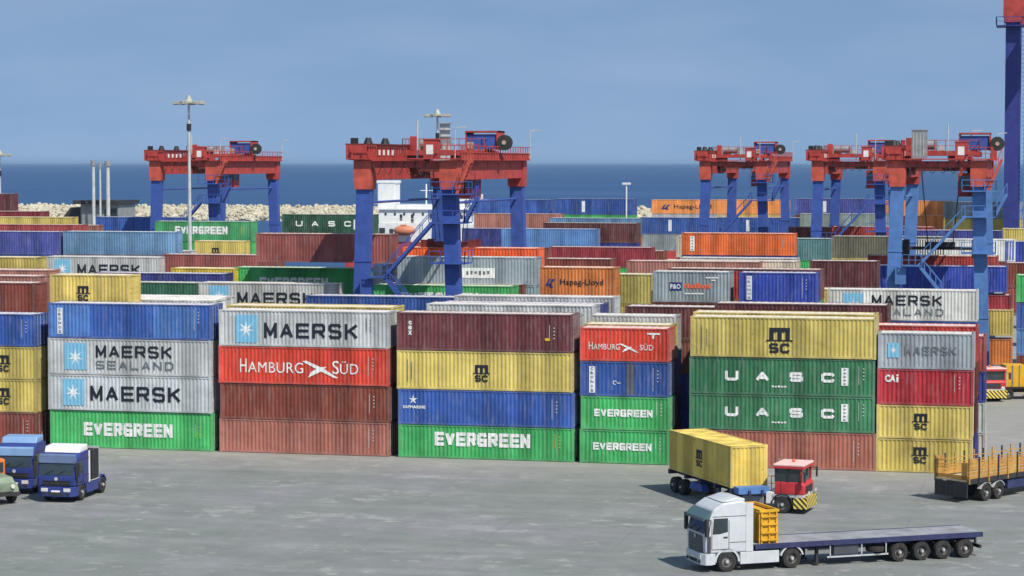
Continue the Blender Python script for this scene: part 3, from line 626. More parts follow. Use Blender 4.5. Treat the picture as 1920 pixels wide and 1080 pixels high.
# x left, y front, z base, length, height, colour, mark, further units under it, label
YARD = [
    (-72.04, 158.05, 10.03, 6.22, 2.50, 'yellow', 'msc20', 0, 'short yellow container with black emblem, raised behind the left blue long one'),
    (-87.17, 160.80, 9.22, 12.60, 2.50, 'brown', '', 4, 'red-brown container with weathered doors behind the blue one at the left edge'),
    (-90.62, 169.05, 9.31, 12.60, 2.50, 'pinkbrown', '', 4, 'faded pink-brown container, second row behind the left edge stack'),
    (-72.11, 158.05, 7.85, 12.60, 2.50, 'grey', '', 3, 'pale-roofed container hidden behind the light blue topped stack'),
    (-72.67, 160.80, 8.10, 12.60, 2.50, 'white', '', 0, 'white-roofed container, third row back behind the light blue topped stack'),
    (-73.29, 163.55, 8.05, 12.60, 2.50, 'white', '', 0, 'white-roofed container, fourth row back behind the light blue topped stack'),
    (-73.98, 166.30, 8.00, 12.60, 2.50, 'white', '', 2, 'dusty white-roofed container, fifth row back at left before the dark green one'),
    (-58.14, 158.05, 7.95, 12.60, 2.50, 'yellow', '', 3, 'yellow container showing only its top edge behind the star-marked grey one'),
    (-58.74, 160.80, 7.80, 12.60, 2.50, 'yellow', '', 0, 'dusty yellow container, third row behind the star-marked grey one'),
    (-57.53, 174.55, 7.74, 12.60, 2.50, 'blue', '', 3, 'deep blue long container lying before the foot of the middle gantry crane'),
    (-44.61, 158.05, 7.60, 12.60, 2.50, 'grey', '', 3, 'grey container hidden behind the maroon topped stack'),
    (-44.52, 163.55, 7.92, 12.60, 2.50, 'silver', '', 2, 'silver ribbed container with its grey end seen behind the maroon one'),
    (-44.54, 171.80, 8.07, 12.60, 2.50, 'grey', '', 3, 'grey container with pale roof just below the orange one in the middle'),
    (-44.92, 169.05, 7.70, 12.60, 2.50, 'navy', '', 2, 'navy container with a blue end behind the silver ribbed one'),
    (-31.51, 158.05, 7.00, 6.22, 2.50, 'olive', '', 3, 'short olive container behind the short red one'),
    (-31.67, 160.80, 7.45, 6.22, 2.50, 'grey', '', 3, 'short grey container, third row behind the short red one'),
    (-30.61, 169.05, 7.60, 12.60, 2.50, 'maroon2', '', 3, 'dark red container with pink dusty roof between the short red and the wide yellow one'),
    (-23.79, 158.05, 7.95, 12.60, 2.50, 'yellow', '', 3, 'yellow container just behind the wide yellow one with big black emblem'),
    (-23.75, 160.80, 7.70, 12.60, 2.50, 'brown', '', 3, 'brown container end behind the two wide yellow ones'),
    (-23.47, 166.30, 8.10, 12.60, 2.50, 'maroon', '', 3, 'dark maroon long container behind the wide yellow pair'),
    (-16.95, 158.05, 7.31, 12.60, 2.44, 'red', '', 3, 'red container with a dusty pink roof behind the pale grey short one'),
    (-16.48, 160.80, 6.40, 12.60, 2.50, 'brick', '', 3, 'brick red container whose end shows behind the pale grey short stack at right'),
    (-40.23, 183.00, 9.81, 6.22, 2.50, 'orange', 'hapag', 3, 'short orange container with blue emblem and dark lettering in the middle of the yard'),
    (-37.76, 187.00, 9.10, 6.22, 2.50, 'olive', '', 3, 'short olive-yellow container between the orange and the grey lettered one'),
    (-30.70, 182.00, 9.61, 6.22, 2.50, 'slate', 'po', 3, 'short slate grey container with navy and orange lettering patches'),
    (-30.56, 186.00, 9.49, 6.22, 2.50, 'red', '', 3, 'narrow red end of a container between the slate grey and the bright blue one'),
    (-23.73, 182.00, 9.60, 6.22, 2.50, 'blue2', 'plate_navy', 3, 'short bright blue container with white vertical plate, right of the slate grey one'),
    (-30.15, 186.00, 9.69, 12.60, 2.50, 'brown', '', 1, 'brown container end just right of the short bright blue one'),
    (-18.07, 197.00, 7.39, 12.60, 2.65, 'white', 'maersksea', 3, 'pale grey container with partly hidden two-line lettering behind the wide yellow one'),
    (-19.00, 201.00, 7.32, 12.60, 2.50, 'yellow', '', 3, 'yellow container peeping out left of the pale grey two-line lettered one'),
    (-85.21, 190.00, 7.76, 12.60, 2.50, 'dkgreen', '', 3, 'dark green container with pale roof behind the white roofs at left'),
    (-72.51, 190.00, 7.81, 12.60, 2.50, 'silver', 'maersk', 3, 'silver container whose black lettering is cut by the blue long one'),
    (-57.23, 192.00, 7.70, 12.60, 2.50, 'green', 'evergreen', 3, 'bright green container between the feet of the middle gantry crane'),
    (-72.77, 200.00, 8.72, 12.60, 2.50, 'green', 'evergreenlow', 3, 'bright green container just left of the middle gantry crane'),
    (-56.04, 196.00, 10.02, 12.60, 2.50, 'slate', 'bulk', 3, 'slate grey container with a white lettered plate under the middle gantry crane'),
    (-56.90, 195.00, 7.70, 12.60, 2.50, 'brown', '', 3, 'brown container end right of the bright green one under the crane'),
    (-69.26, 196.00, 11.87, 12.60, 2.60, 'rust', '', 0, 'rust red long container high behind the left leg of the middle crane'),
    (-56.67, 200.00, 10.69, 12.60, 2.50, 'orange2', '', 1, 'bright orange-red container on top behind the slate grey plated one'),
    (-61.24, 206.00, 8.88, 6.22, 2.50, 'silver', '', 2, 'short silver container just right of the left leg of the middle crane'),
    (-101.50, 192.00, 9.78, 12.60, 2.50, 'yellow', '', 3, 'yellow container at the left edge below the two blue ones'),
    (-98.34, 188.00, 8.84, 12.60, 2.50, 'pinkbrown', '', 2, 'pink-roofed brown container at the left edge in front of the yellow one'),
    (-84.94, 196.00, 8.28, 12.60, 2.50, 'navy', '', 2, 'navy container seen as a thin strip below the small brick red one'),
    (-78.63, 199.00, 8.62, 6.22, 2.50, 'yellow2', '', 2, 'short bright yellow container below the light blue one'),
    (-44.45, 204.00, 9.62, 6.22, 2.50, 'brown', '', 3, 'short brown container right behind the orange one with blue emblem'),
    (-38.25, 212.00, 9.15, 12.60, 2.50, 'pinkbrown', '', 2, 'red-brown container with cream roof strip behind the slate grey lettered one'),
    (-35.03, 214.00, 9.15, 12.60, 2.50, 'cream', '', 2, 'dusty cream-roofed container in front of the long orange one'),
    (-20.93, 210.00, 9.40, 6.22, 2.50, 'maroon', '', 3, 'short dark maroon container in the shade of the right-hand crane'),
    (-16.05, 224.00, 8.40, 12.60, 2.50, 'blue2', '', 0, 'bright blue long container under the right-hand gantry crane'),
    (-17.02, 228.00, 9.22, 12.60, 2.50, 'red3', '', 0, 'orange-red roofed container just behind the bright blue one under the right crane'),
    (-15.70, 224.00, 5.67, 12.60, 2.50, 'darkred', '', 0, 'dark red container under the blue one, right of the near crane leg'),
    (-15.47, 223.00, 4.31, 12.60, 2.50, 'yellow', '', 0, 'yellow ribbed container with pale frame, right of the near crane leg'),
    (-15.53, 223.00, 1.51, 12.60, 2.50, 'orange', '', 0, 'orange container above the red yard tractor at the right edge'),
    (-15.56, 223.00, -0.94, 12.60, 2.50, 'teal', '', 0, 'teal container at the bottom of the right-hand column behind the red yard tractor'),
    (-2.48, 212.00, 8.19, 12.60, 2.50, 'green', '', 0, 'green and white container, topmost at the right picture edge'),
    (-2.45, 212.00, 5.63, 12.60, 2.50, 'blue', '', 0, 'deep blue container below the green one at the right edge'),
    (-2.42, 212.00, 3.36, 12.60, 2.50, 'ltblue', '', 0, 'light blue container at the right edge, third from top'),
    (-2.40, 212.00, 1.08, 12.60, 2.50, 'brown', '', 1, 'brown container at the right edge behind the white lorry'),
    (-102.11, 223.00, 8.53, 12.60, 2.50, 'silver', 'maersk', 2, 'silver container with half-hidden black lettering below the light blue one'),
    (-101.89, 227.00, 11.04, 12.60, 2.50, 'ltblue2', '', 1, 'light steel blue container high at left, above the lettered silver one'),
    (-114.79, 227.00, 10.98, 12.60, 2.50, 'navy2', '', 1, 'violet-blue container at the left edge beside the light steel blue one'),
    (-95.95, 232.00, 8.86, 6.22, 2.50, 'grey', '', 2, 'grey container end beside the light steel blue one'),
    (-93.81, 228.00, 8.18, 6.22, 2.50, 'brick', '', 1, 'small brick red container at the foot of the tall lamp mast'),
    (-100.43, 262.00, 8.87, 6.22, 2.50, 'yellow', 'msc20', 2, 'short yellow container with dark emblem under the lettered green one at left'),
    (-107.59, 267.00, 11.10, 12.60, 2.50, 'green2', 'evergreen', 1, 'green container with white lettering behind the tall lamp mast'),
    (-89.80, 225.00, 8.79, 12.60, 2.50, 'rust', '', 1, 'rust coloured container in front of the long rust red one at left of crane'),
    (-121.00, 280.00, 11.26, 12.60, 2.50, 'blue', '', 2, 'blue container behind the left-hand crane leg at the far left'),
    (-127.94, 262.00, 10.72, 12.60, 2.50, 'brick', '', 1, 'brick red long container at left, above the violet-blue one'),
    (-132.75, 270.00, 11.43, 12.60, 2.50, 'yellow', '', 1, 'thin yellow container strip at far left below the dark red one'),
    (-143.56, 285.00, 11.81, 12.60, 2.50, 'darkred', '', 1, 'dark red container at the far left edge before the breakwater'),
    (-155.14, 300.00, 13.93, 12.60, 2.50, 'maroon', '', 2, 'dark maroon container alone on top at the left picture edge'),
    (-98.49, 289.00, 11.42, 12.60, 2.60, 'dkgreen2', 'uasc', 1, 'dark green container with spaced white letters left of the middle crane'),
    (-125.07, 275.00, 10.29, 6.22, 2.50, 'pinkbrown', '', 1, 'short faded red container end between the brick red and blue ones at far left'),
    (-64.21, 294.00, 10.37, 12.60, 2.60, 'maroon2', '', 1, 'dark brown-red container behind the middle crane at its right'),
    (-58.60, 272.00, 8.15, 12.60, 2.50, 'darkred', '', 2, 'dark red container with pale roof right of the middle crane'),
    (-57.79, 276.00, 7.60, 12.60, 2.50, 'brown', '', 1, 'brown container end right of the dark red pale-roofed one'),
    (-39.45, 253.00, 10.53, 12.60, 2.50, 'orange3', 'plate_cream', 2, 'long orange container with cream vertical plate left of the right-hand cranes'),
    (-41.47, 262.00, 9.88, 12.60, 2.50, 'cream', '', 1, 'cream-roofed container peeping out left of the long orange one'),
    (-38.22, 244.00, 8.17, 12.60, 2.50, 'grey', '', 1, 'grey-green container end below the long orange one'),
    (-79.93, 320.00, 11.03, 12.60, 2.50, 'pinkbrown', '', 1, 'dusty brown container behind the far leg of the middle crane'),
    (-68.87, 290.00, 9.79, 12.60, 2.50, 'ltblue', '', 1, 'mid blue container low behind the far leg of the middle crane'),
    (-76.72, 300.00, 9.50, 6.22, 2.50, 'navy', '', 1, 'small navy container below the dusty brown one by the crane'),
    (-66.79, 310.00, 10.72, 12.60, 2.50, 'ltblue2', '', 1, 'light blue roofed container above the dark brown-red one'),
    (-74.35, 349.00, 12.75, 12.60, 2.50, 'blue', 'plate_white', 2, 'blue container high against the sea right of the middle crane'),
    (-88.10, 352.00, 12.54, 12.60, 2.50, 'blue', '', 2, 'blue container at the far leg of the middle crane against the sea'),
    (-67.71, 400.00, 11.82, 12.60, 2.50, 'orange4', 'hapag40', 2, 'far orange container with blue emblem left of the second right crane'),
    (-56.16, 400.00, 11.86, 12.60, 2.50, 'orange4', '', 2, 'far orange container framed by the legs of the farther right crane'),
    (-59.33, 340.00, 10.14, 12.60, 2.50, 'blue', 'plate_white', 1, 'blue container with white stripe below the far orange lettered one'),
    (-47.64, 340.00, 10.20, 12.60, 2.50, 'blue', 'plate_white', 1, 'blue container with white stripe between the legs of the farther right crane'),
    (-37.22, 350.00, 12.87, 12.60, 2.50, 'navy2', 'plate_white', 1, 'violet-blue container between the two farther right cranes'),
    (-34.31, 330.00, 11.04, 12.60, 2.50, 'greygreen', '', 1, 'grey-green container between the two farther right cranes'),
    (-32.71, 300.00, 9.95, 12.60, 2.50, 'maroon2', '', 1, 'thin maroon container strip right of the farther right crane'),
    (-26.13, 290.00, 10.33, 12.60, 2.50, 'red3', '', 1, 'dusty red container with pink roof between the right-hand crane legs'),
    (-23.60, 262.00, 10.01, 12.60, 2.50, 'khaki', '', 2, 'dark khaki container with cream roof behind the near right cranes'),
    (-36.19, 262.00, 9.71, 12.60, 2.50, 'teal', '', 2, 'teal container end just right of the long orange one'),
    (-26.69, 360.00, 12.42, 12.60, 2.50, 'orange4', '', 0, 'uppermost far orange container behind the near right crane'),
    (-26.30, 355.00, 10.30, 12.60, 2.50, 'orange', '', 1, 'second far orange container behind the near right crane'),
    (-20.16, 300.00, 9.69, 12.60, 2.50, 'red3', '', 1, 'pinkish red container behind the black spreader'),
    (-15.81, 262.00, 9.76, 12.60, 2.50, 'white', '', 1, 'white container behind the black spreader of the right crane'),
    (-14.64, 345.00, 12.55, 12.60, 2.50, 'slate', '', 2, 'slate container right of the far orange stack'),
    (-4.33, 262.00, 9.55, 12.60, 2.50, 'blue2', 'plate_white', 1, 'bright blue container at the right edge below the tall quay crane'),
    (-5.14, 290.00, 10.20, 12.60, 2.50, 'yellow', '', 1, 'short yellow strip of container at the foot of the tall quay crane'),
    (-3.94, 240.00, 8.10, 12.60, 2.50, 'brown', '', 2, 'brown container with white rail at the right edge'),
    (-17.64, 285.00, 10.08, 12.60, 2.50, 'navy', '', 1, 'navy container between the right crane and the tall quay crane'),
]
for x, y, z, L, h, col, mk, nsup, lab in YARD:
    container(x, y, z, L, h - .02, col, mk, lab, detail=False)
    zz = z
    k = max(1, int(round(z / 2.5))); hh = z / k
    for i in range(k if y < 172 and nsup > 1 else min(nsup, 1)):
        if z < 1: break
        zz -= hh; filler(x + random.uniform(-.05, .05), y, zz, L, hh - .02, lab)

# ------------------------------------------------------------------ yard gantry cranes
def rail(b, p0, p1, hgt=1.1, step=1.2, t=.06):
    p0, p1 = Vector(p0), Vector(p1); n = max(1, int((p1 - p0).length / step)); up = Vector((0, 0, hgt))
    for i in range(n + 1):
        q = p0.lerp(p1, i / n); b.bar(q, q + up, t)
    b.bar(p0 + up, p1 + up, t); b.bar(p0 + up * .5, p1 + up * .5, t * .7)
def gantry(X, Y, W, S, label, blue='blue_crane', trol=10, hoist=None, side=1, cabinet=False, lift=0):
    r = thing('gantry_crane', label, 'gantry crane', (X, Y, 0), 0, 'rubber-tyred gantry cranes over the stacks')
    B, RD, RO = M[blue], M['red_crane'], M['red_crane2']
    for x in (0, W):
        sx = -1 if x == 0 else 1
        for y in (0, S):
            b = MB(); zt = 18.6; lo = .62; hi = .62; ox = sx * .55
            v = []
            for z, hw, o_ in ((1.9, lo, ox), (zt, hi, 0)):
                v.append([b.bm.verts.new((x + o_ + dx * hw, y + dy * hw * .85, z)) for dx, dy in ((-1, -1), (1, -1), (1, 1), (-1, 1))])
            for i in range(4): b.bm.faces.new((v[0][i], v[0][(i + 1) % 4], v[1][(i + 1) % 4], v[1][i]))
            b.bm.faces.new(v[0][::-1]); b.bm.faces.new(v[1])
            for z in (6.2, 12.4): b.box(x + ox * (1 - (z - 1.9) / 16.7) - .68, x + ox * (1 - (z - 1.9) / 16.7) + .68, y - .58, y + .58, z, z + .12)
            b.build('leg', B, r)
            k = MB(); k.prism([(x - .72, 18.55), (x + .72, 18.55), (x + .78, 19.4), (x + .78, 21.0), (x - .78, 21.0), (x - .78, 19.4)], y - .75, y + .75)
            k.build('knee_joint', RO if y == 0 else RD, r)
        g_ = MB(); g_.box(x - .62, x + .62, .76, S - .76, 19.35, 20.95); g_.box(x - .72, x + .72, .78, S - .78, 20.95, 21.03)
        g_.build('girder', RD, r)
        t = MB(); t.bar((x, .6, 17.4), (x, S - .6, 17.4), .22, n=8); t.build('tie_rod', B, r)
        # walkway with its railing, on the outer side
        wk = MB(); xo = x + sx * 1.0
        x0_, x1_ = sorted((x + sx * .78, xo + sx * .15)); wk.box(x0_, x1_, -.7, S + .7, 21.0, 21.08)
        wk.box(min(xo, xo + sx * .04), max(xo, xo + sx * .04), -.7, S + .7, 21.08, 21.66)
        wk.build('walkway', RD, r)
        rl = MB(); rail(rl, (xo + sx * .1, -.7, 21.08), (xo + sx * .1, S + .7, 21.08), 1.15, 1.0, .07); rail(rl, (x - .8, -1.0, 21.08), (x + 1.3, -1.0, 21.08), 1.15, .7, .07); rl.build('railing', M['red_crane'], r)
    for y in (-.35, S + .35):
        e = MB(); e.box(.80, W - .80, y - .35, y + .35, 20.35, 20.95); e.box(-1.2, W + 1.2, y - .85, y - .45, 21.1, 21.18); e.build('end_tie', RD, r)
    # sills, bogies and wheels near the ground
    for y in (0, S):
        s_ = MB(); s_.box(-.5, W + .5, y - .45, y + .45, 1.3, 2.1); s_.box(-2.0, -.4, y - .35, y + .35, .9, 1.4); s_.box(W + .4, W + 2.0, y - .35, y + .35, .9, 1.4); s_.build('sill_beam', B, r)
        for x in (-1.6, -.3, W + .3, W + 1.6):
            wh = MB(); wh.lathe([(.45, -.28), (.75, -.26), (.8, 0), (.75, .26), (.45, .28)], 'y', 20, (x, y, .8)); wh.build('wheel', M['rubber'], r)
    ga = MB(); ga.box(-1.55, .55, -.6, 15.6, 22.30, 22.42); ga.box(-1.5, -1.42, -.6, 15.6, 22.05, 22.30); ga.box(.42, .50, -.6, 15.6, 22.05, 22.30); ga.build('gallery_deck', M['red_dark'], r)
    for i in range(24):
        y = -.4 + i * .68
        ga = MB(); ga.box(.36, .48, y, y + (.34 if i < 9 else .20), 21.03, 22.05); ga.build('gallery_post', RD, r)
    ga = MB(); ga.box(.30, .35, -.5, 2.2, 21.03, 22.05); ga.box(-1.5, .35, -.62, -.56, 21.05, 22.3); ga.build('gallery_panel', RD, r)
    for y_, d_ in ((3.0, 'motor_housing'), (8.2, 'motor_housing')):
        ga = MB(); ga.cone((-.6, y_, 22.42), (-.6, y_ + .02, 22.95), .42, .22, 10); ga.build(d_, M['dark_steel'], r)
    # plain white plates added as bright patches, and switch boxes, on the walkway
    for i in range(4):
        p = MB(); p.box(.40, .52, 2.45 + i * 1.36, 2.9 + i * 1.36, 21.45, 21.9); p.build('white_plate', M['white'], r)
    c = MB(); c.box(W - 2.2, W - 1.0, -.6, .5, 21.1, 22.7); c.box(W - 2.3, W - .9, -.65, .55, 22.7, 22.8); c.build('switch_box', M['red_crane'], r)
    p = MB(); p.box(W - 1.95, W - 1.35, -.64, -.603, 21.5, 22.3); p.build('box_door', M['white'], r)
    # trolley
    ty = trol
    t = MB()
    for x in (.3, W - .3): t.box(x - .3, x + .3, ty - 3.2, ty + 3.2, 21.35, 21.75)
    for y in (-3, 0, 3): t.box(0, W, ty + y - .25, ty + y + .25, 21.45, 21.85)
    t.box(.2, W - .2, ty - 2.9, ty + 2.9, 21.85, 21.93)
    t.build('trolley_frame', RD, r)
    rl = MB()
    for a, b_ in (((.1, ty - 3.1, 21.93), (W - .1, ty - 3.1, 21.93)), ((W - .1, ty - 3.1, 21.93), (W - .1, ty + 3.1, 21.93)), ((.1, ty - 3.1, 21.93), (.1, ty + 3.1, 21.93))): rail(rl, a, b_, 1.0, 1.0, .06)
    rl.build('trolley_railing', RD, r)
    h_ = MB(); h_.box(W * .74, W * .74 + 2.7, ty - 1.2, ty + 1.4, 22.0, 23.35); hs = h_.build('machinery_house', M['blue_crane' if blue != 'navy_crane' else 'blue_crane2'], r, bevel=.05)
    h_ = MB()
    for dx in (-.12, 2.75): h_.box(W * .74 + dx, W * .74 + dx + .12, ty - 1.35, ty + 1.45, 21.93, 23.65)
    h_.box(W * .74 - .12, W * .74 + 2.87, ty - 1.4, ty + 1.5, 23.5, 23.66); h_.build('house_frame', RD, r)
    d_ = MB(); d_.lathe([(.2, -.3), (.68, -.28), (.68, -.18), (.42, -.1), (.42, .1), (.68, .18), (.68, .28), (.2, .3)], 'y', 24, (W * .74 + 3.5, ty - 1.2, 22.6)); d_.build('cable_reel', M['reel'], r, smooth=True)
    d_ = MB(); d_.cone((W * .74 + 3.5, ty - 1.56, 22.6), (W * .74 + 3.5, ty - .84, 22.6), .2, .2, 12); d_.build('reel_hub', M['beige'], r)
    dr = MB(); dr.cone((1.2, ty - .8, 22.5), (3.2, ty - .8, 22.5), .45, .45, 16); dr.box(1.0, 1.2, ty - 1.3, ty - .3, 21.93, 22.9); dr.box(3.2, 3.4, ty - 1.3, ty - .3, 21.93, 22.9); dr.build('hoist_drum', M['grey_steel'], r)
    for i, (dx, dy, w_, d_, h__, mm) in enumerate(((1.0, 1.2, .9, .9, .8, 'red_dark'), (2.4, 1.6, .7, 1.1, 1.0, 'grey_steel'), (.5, -2.2, .6, .6, 1.25, 'red_crane'), (3.6, -2.4, .5, .9, .55, 'mast_grey'),
                                                   (W - 1.1, 1.8, .7, .7, .9, 'red_dark'), (W - 1.6, -2.6, .5, .5, .7, 'beige'))):
        c = MB(); c.box(dx, dx + w_, ty + dy, ty + dy + d_, 21.93, 21.93 + h__); c.build('motor_housing', M[mm], r, bevel=.04)
    for dx in (.9, 1.7, W - 2.6, W - 1.8):
        c = MB(); c.lathe([(.12, -.10), (.42, -.09), (.36, 0), (.42, .09), (.12, .10)], 'y', 18, (dx, ty - 3.0, 21.2)); c.build('rope_sheave', M['red_dark'], r, smooth=True)
    c = MB(); c.box(.6, W - .6, ty - 2.4, ty + 2.4, 20.55, 20.75); c.box(1.2, W - 1.2, ty - 2.6, ty - 2.3, 20.0, 20.55); c.box(1.0, 1.2, ty - 2.5, ty + 2.3, 19.6, 21.4); c.box(W - 1.2, W - 1.0, ty - 2.5, ty + 2.3, 19.6, 21.4); c.build('underframe', M['red_dark'], r)
    for q in range(6):
        x0_ = .9 + q * (W - 1.8) / 6; c = MB(); pts = [Vector((x0_ + (W - 1.8) / 6 * t_ / 6, -.95, 20.9 - 1.1 * math.sin(PI * t_ / 6))) for t_ in range(7)]
        for a_, b2 in zip(pts, pts[1:]): c.bar(a_, b2, .07, n=5)
        c.build('cable_loop', M['dark_steel'], r)
    for y in (2, 6, 10.5, 15, 19.5):
        for x in (0, W):
            c = MB(); c.box(x - .66, x + .66, y - .04, y + .04, 19.33, 20.96); c.build('girder_stiffener', RD, r)
    c = MB(); c.bar((-.9, .2, 21.1), (-.9, .2, 22.6), .08); c.box(-1.25, -.65, -.1, .3, 22.3, 22.9); c.build('floodlight', M['dark_steel'], r, bevel=.04)
    c = MB(); c.bar((W - 2.9, .1, 21.1), (W - 2.9, .1, 24.4), .14, n=6); c.build('aerial', M['mast_grey'], r)
    # operator cab below the trolley
    cx = W - 2.0
    cb = MB(); cb.box(cx, cx + 1.7, ty - 4.6, ty - 2.6, 17.6, 18.5); cb.box(cx, cx + 1.7, ty - 4.6, ty - 2.6, 19.55, 19.8)
    for dx in (0, 1.62):
        for dy in (-4.6, -2.68): cb.box(cx + dx, cx + dx + .08, ty + dy, ty + dy + .08, 18.5, 19.55)
    cb.box(cx + .2, cx + .4, ty - 3.6, ty - 3.4, 19.8, 21.4); cb.box(cx + 1.2, cx + 1.4, ty - 3.6, ty - 3.4, 19.8, 21.4)
    cb.build('operator_cab', RD, r)
    gl = MB(); gl.box(cx + .05, cx + 1.65, ty - 4.55, ty - 2.65, 18.5, 19.55); gl.build('cab_window', M['glass'], r)
    # access stair and platforms on the near right leg
    for z in (12.3, 15.7, 18.1):
        p = MB(); p.box(W - 1.5, W + 1.6, -1.5, 1.1, z, z + .1); rail(p, (W - 1.5, -1.5, z + .1), (W + 1.6, -1.5, z + .1), 1.0, .9, .06); rail(p, (W + 1.6, -1.5, z + .1), (W + 1.6, 1.1, z + .1), 1.0, .9, .06)
        p.build('platform', B, r)
    def stair(a, b_, nm, mt, wd=.75):
        a, b_ = Vector(a), Vector(b_); d = MB(); off = Vector((0, wd / 2, 0)) if abs((b_ - a).x) > .5 else Vector((wd / 2, 0, 0))
        for sgn in (-1, 1):
            d.bar(a + off * sgn, b_ + off * sgn, .08, .26); d.bar(a + off * sgn + Vector((0, 0, 1)), b_ + off * sgn + Vector((0, 0, 1)), .06)
            for t_ in (0, .25, .5, .75, 1): q = a.lerp(b_, t_) + off * sgn; d.bar(q, q + Vector((0, 0, 1)), .05)
        n = int((b_ - a).length / .32)
        for i in range(1, n):
            q = a.lerp(b_, i / n); d.bar(q - off, q + off, .26, .05)
        d.build(nm, mt, r)
    stair((W + .9, -1.0, 18.2), (W + 2.1, -1.0, 21.1), 'stair', M['red_crane2'])
    stair((W - 1.2, -1.2, 15.8), (2.1, -1.2, 11.2), 'stair', B)
    stair((2.1, -1.2, 11.2), (4.2, -1.2, 8.6), 'stair', B)
    stair((W + 1.5, -1.0, 15.8), (W + 2.6, -1.0, 17.9), 'stair', B)
    p = MB(); p.box(.6, 2.4, -1.7, -.6, 11.1, 11.2); rail(p, (.6, -1.7, 11.2), (2.4, -1.7, 11.2), 1.0, .6, .06); p.build('platform', B, r)
    p = MB(); p.box(-.1, .9, -1.25, -.6, 9.4, 11.0); p.build('power_box', B, r)
    # lamps standing on the girder ends
    for x, y in ((W + 1.1, S + .6), (W - .9, 5)):
        l_ = MB(); l_.bar((x, y, 21.1), (x, y, 23.8), .1, n=6); l_.bar((x, y, 23.8), (x + 1.0, y, 23.9), .12, .10); l_.build('lamp', M['mast_grey'], r)
    if cabinet:
        c = MB(); c.box(1.3, 2.7, -.7, .6, 21.2, 23.8); c.box(1.25, 2.75, -.75, .65, 23.8, 23.9); c.build('electrical_cabinet', M['grey_steel'], r)
        for i in range(4):
            c = MB(); c.box(1.4 + i * .32, 1.46 + i * .32, -.74, -.70, 21.4, 23.6); c.build('cabinet_rib', M['mast_grey'], r)
    if hoist:
        hz, hl, dark = hoist
        s_ = MB(); cxm = W / 2
        s_.box(cxm - hl / 2, cxm + hl / 2, ty - .25, ty + .25, hz, hz + .3)
        s_.box(cxm - 1.4, cxm + 1.4, ty - .9, ty + .9, hz + .3, hz + .75)
        for sx in (-1, 1):
            x = cxm + sx * hl / 2
            s_.box(x - .18, x + .18, ty - 1.2, ty + 1.2, hz - .05, hz + .35)
            for yy in (-1.2, 1.2): s_.box(x - .3, x + .3, ty + yy - .1, ty + yy + .1, hz - .75, hz + .95)
        s_.build('spreader', M[dark], r)
        rp = MB()
        for a in (-1, 1):
            for c_ in (-.7, .7): rp.bar((cxm + a * 1.2, ty + c_, hz + .7), (cxm + a * 2.0, ty + c_, 21.5), .05)
        rp.build('hoist_rope', M['dark_steel'], r)
    return r
gantry(-56.3, 187, 7.5, 25, 'largest yard gantry crane, blue legs and red girders, in the middle of the view', 'blue_crane', 14.5, (12.9, 4.4, 'red_dark'), cabinet=False)
gantry(-13.6, 219, 7.5, 25, 'nearest of the right-hand gantry cranes, pale blue legs, black spreader hanging over blue containers', 'blue_crane2', 6, (12.4, 6.6, 'dark_steel'), cabinet=True)
gantry(-109.6, 273, 7.5, 23, 'gantry crane with red girders far at left, behind the tall lamp mast', 'blue_crane', 13)
gantry(-44.3, 305, 7.5, 27, 'farthest gantry crane, standing over the far orange containers', 'blue_crane', 9)
gantry(-27.4, 285, 7.5, 25, 'gantry crane between the farthest one and the pale blue legged one', 'blue_crane', 9)

# tall ship-to-shore crane at the right edge
r = thing('quay_crane', 'towering blue quay crane leg with red beam at its top, at the right edge', 'quay crane', (-4.6, 320, 0))
b = MB(); b.box(-.95, .95, -1.0, 1.0, 1.5, 40.5); b.build('leg', M['navy_crane'], r)
b = MB(); b.box(-.95, .95, 17, 19, 1.5, 40.5); b.build('leg', M['navy_crane'], r)
for y in (0, 18):
    b = MB(); b.box(15.4, 17.3, y - 1, y + 1, 1.5, 40.5); b.build('leg', M['navy_crane'], r)
for y in (0, 18):
    b = MB(); b.box(-1.3, 18, y - 1.15, y + 1.15, 40.5, 43.2); b.build('portal_beam', M['red_crane'], r)
b = MB(); b.box(-1.2, 1.2, -1.2, 1.2, 39.8, 40.5); b.build('leg_collar', M['red_crane'], r)
b = MB(); b.box(14, 18, -1.2, 19.2, 43.2, 45); b.build('top_frame', M['red_crane'], r)
b = MB(); b.box(-2.2, 2.2, -2.2, 2.2, 39.2, 39.35); rail(b, (-2.2, -2.2, 39.35), (2.2, -2.2, 39.35), 1.1, 1, .08); rail(b, (-2.2, 2.2, 39.35), (-2.2, -2.2, 39.35), 1.1, 1, .08); b.build('platform', M['navy_crane'], r)
b = MB(); b.bar((1.6, -.5, 14), (15.6, -.5, 39.5), .9); b.bar((1.0, -.2, 8), (15.5, -.2, 8), 1.0); b.build('brace', M['blue_crane2'], r)
b = MB(); b.box(1.6, 2.1, -1.0, -.5, 2, 39)
for i in range(60): b.box(1.0, 1.6, -.9, -.82, 3 + i * .6, 3.06 + i * .6)
b.build('ladder', M['blue_crane2'], r)
for y in (0, 18):
    b = MB(); b.box(-2.5, 19, y - .8, y + .8, .7, 1.9); b.build('sill_beam', M['navy_crane'], r)
b = MB(); b.box(6, 9, -25, 60, 44, 46); b.build('boom', M['red_crane2'], r)

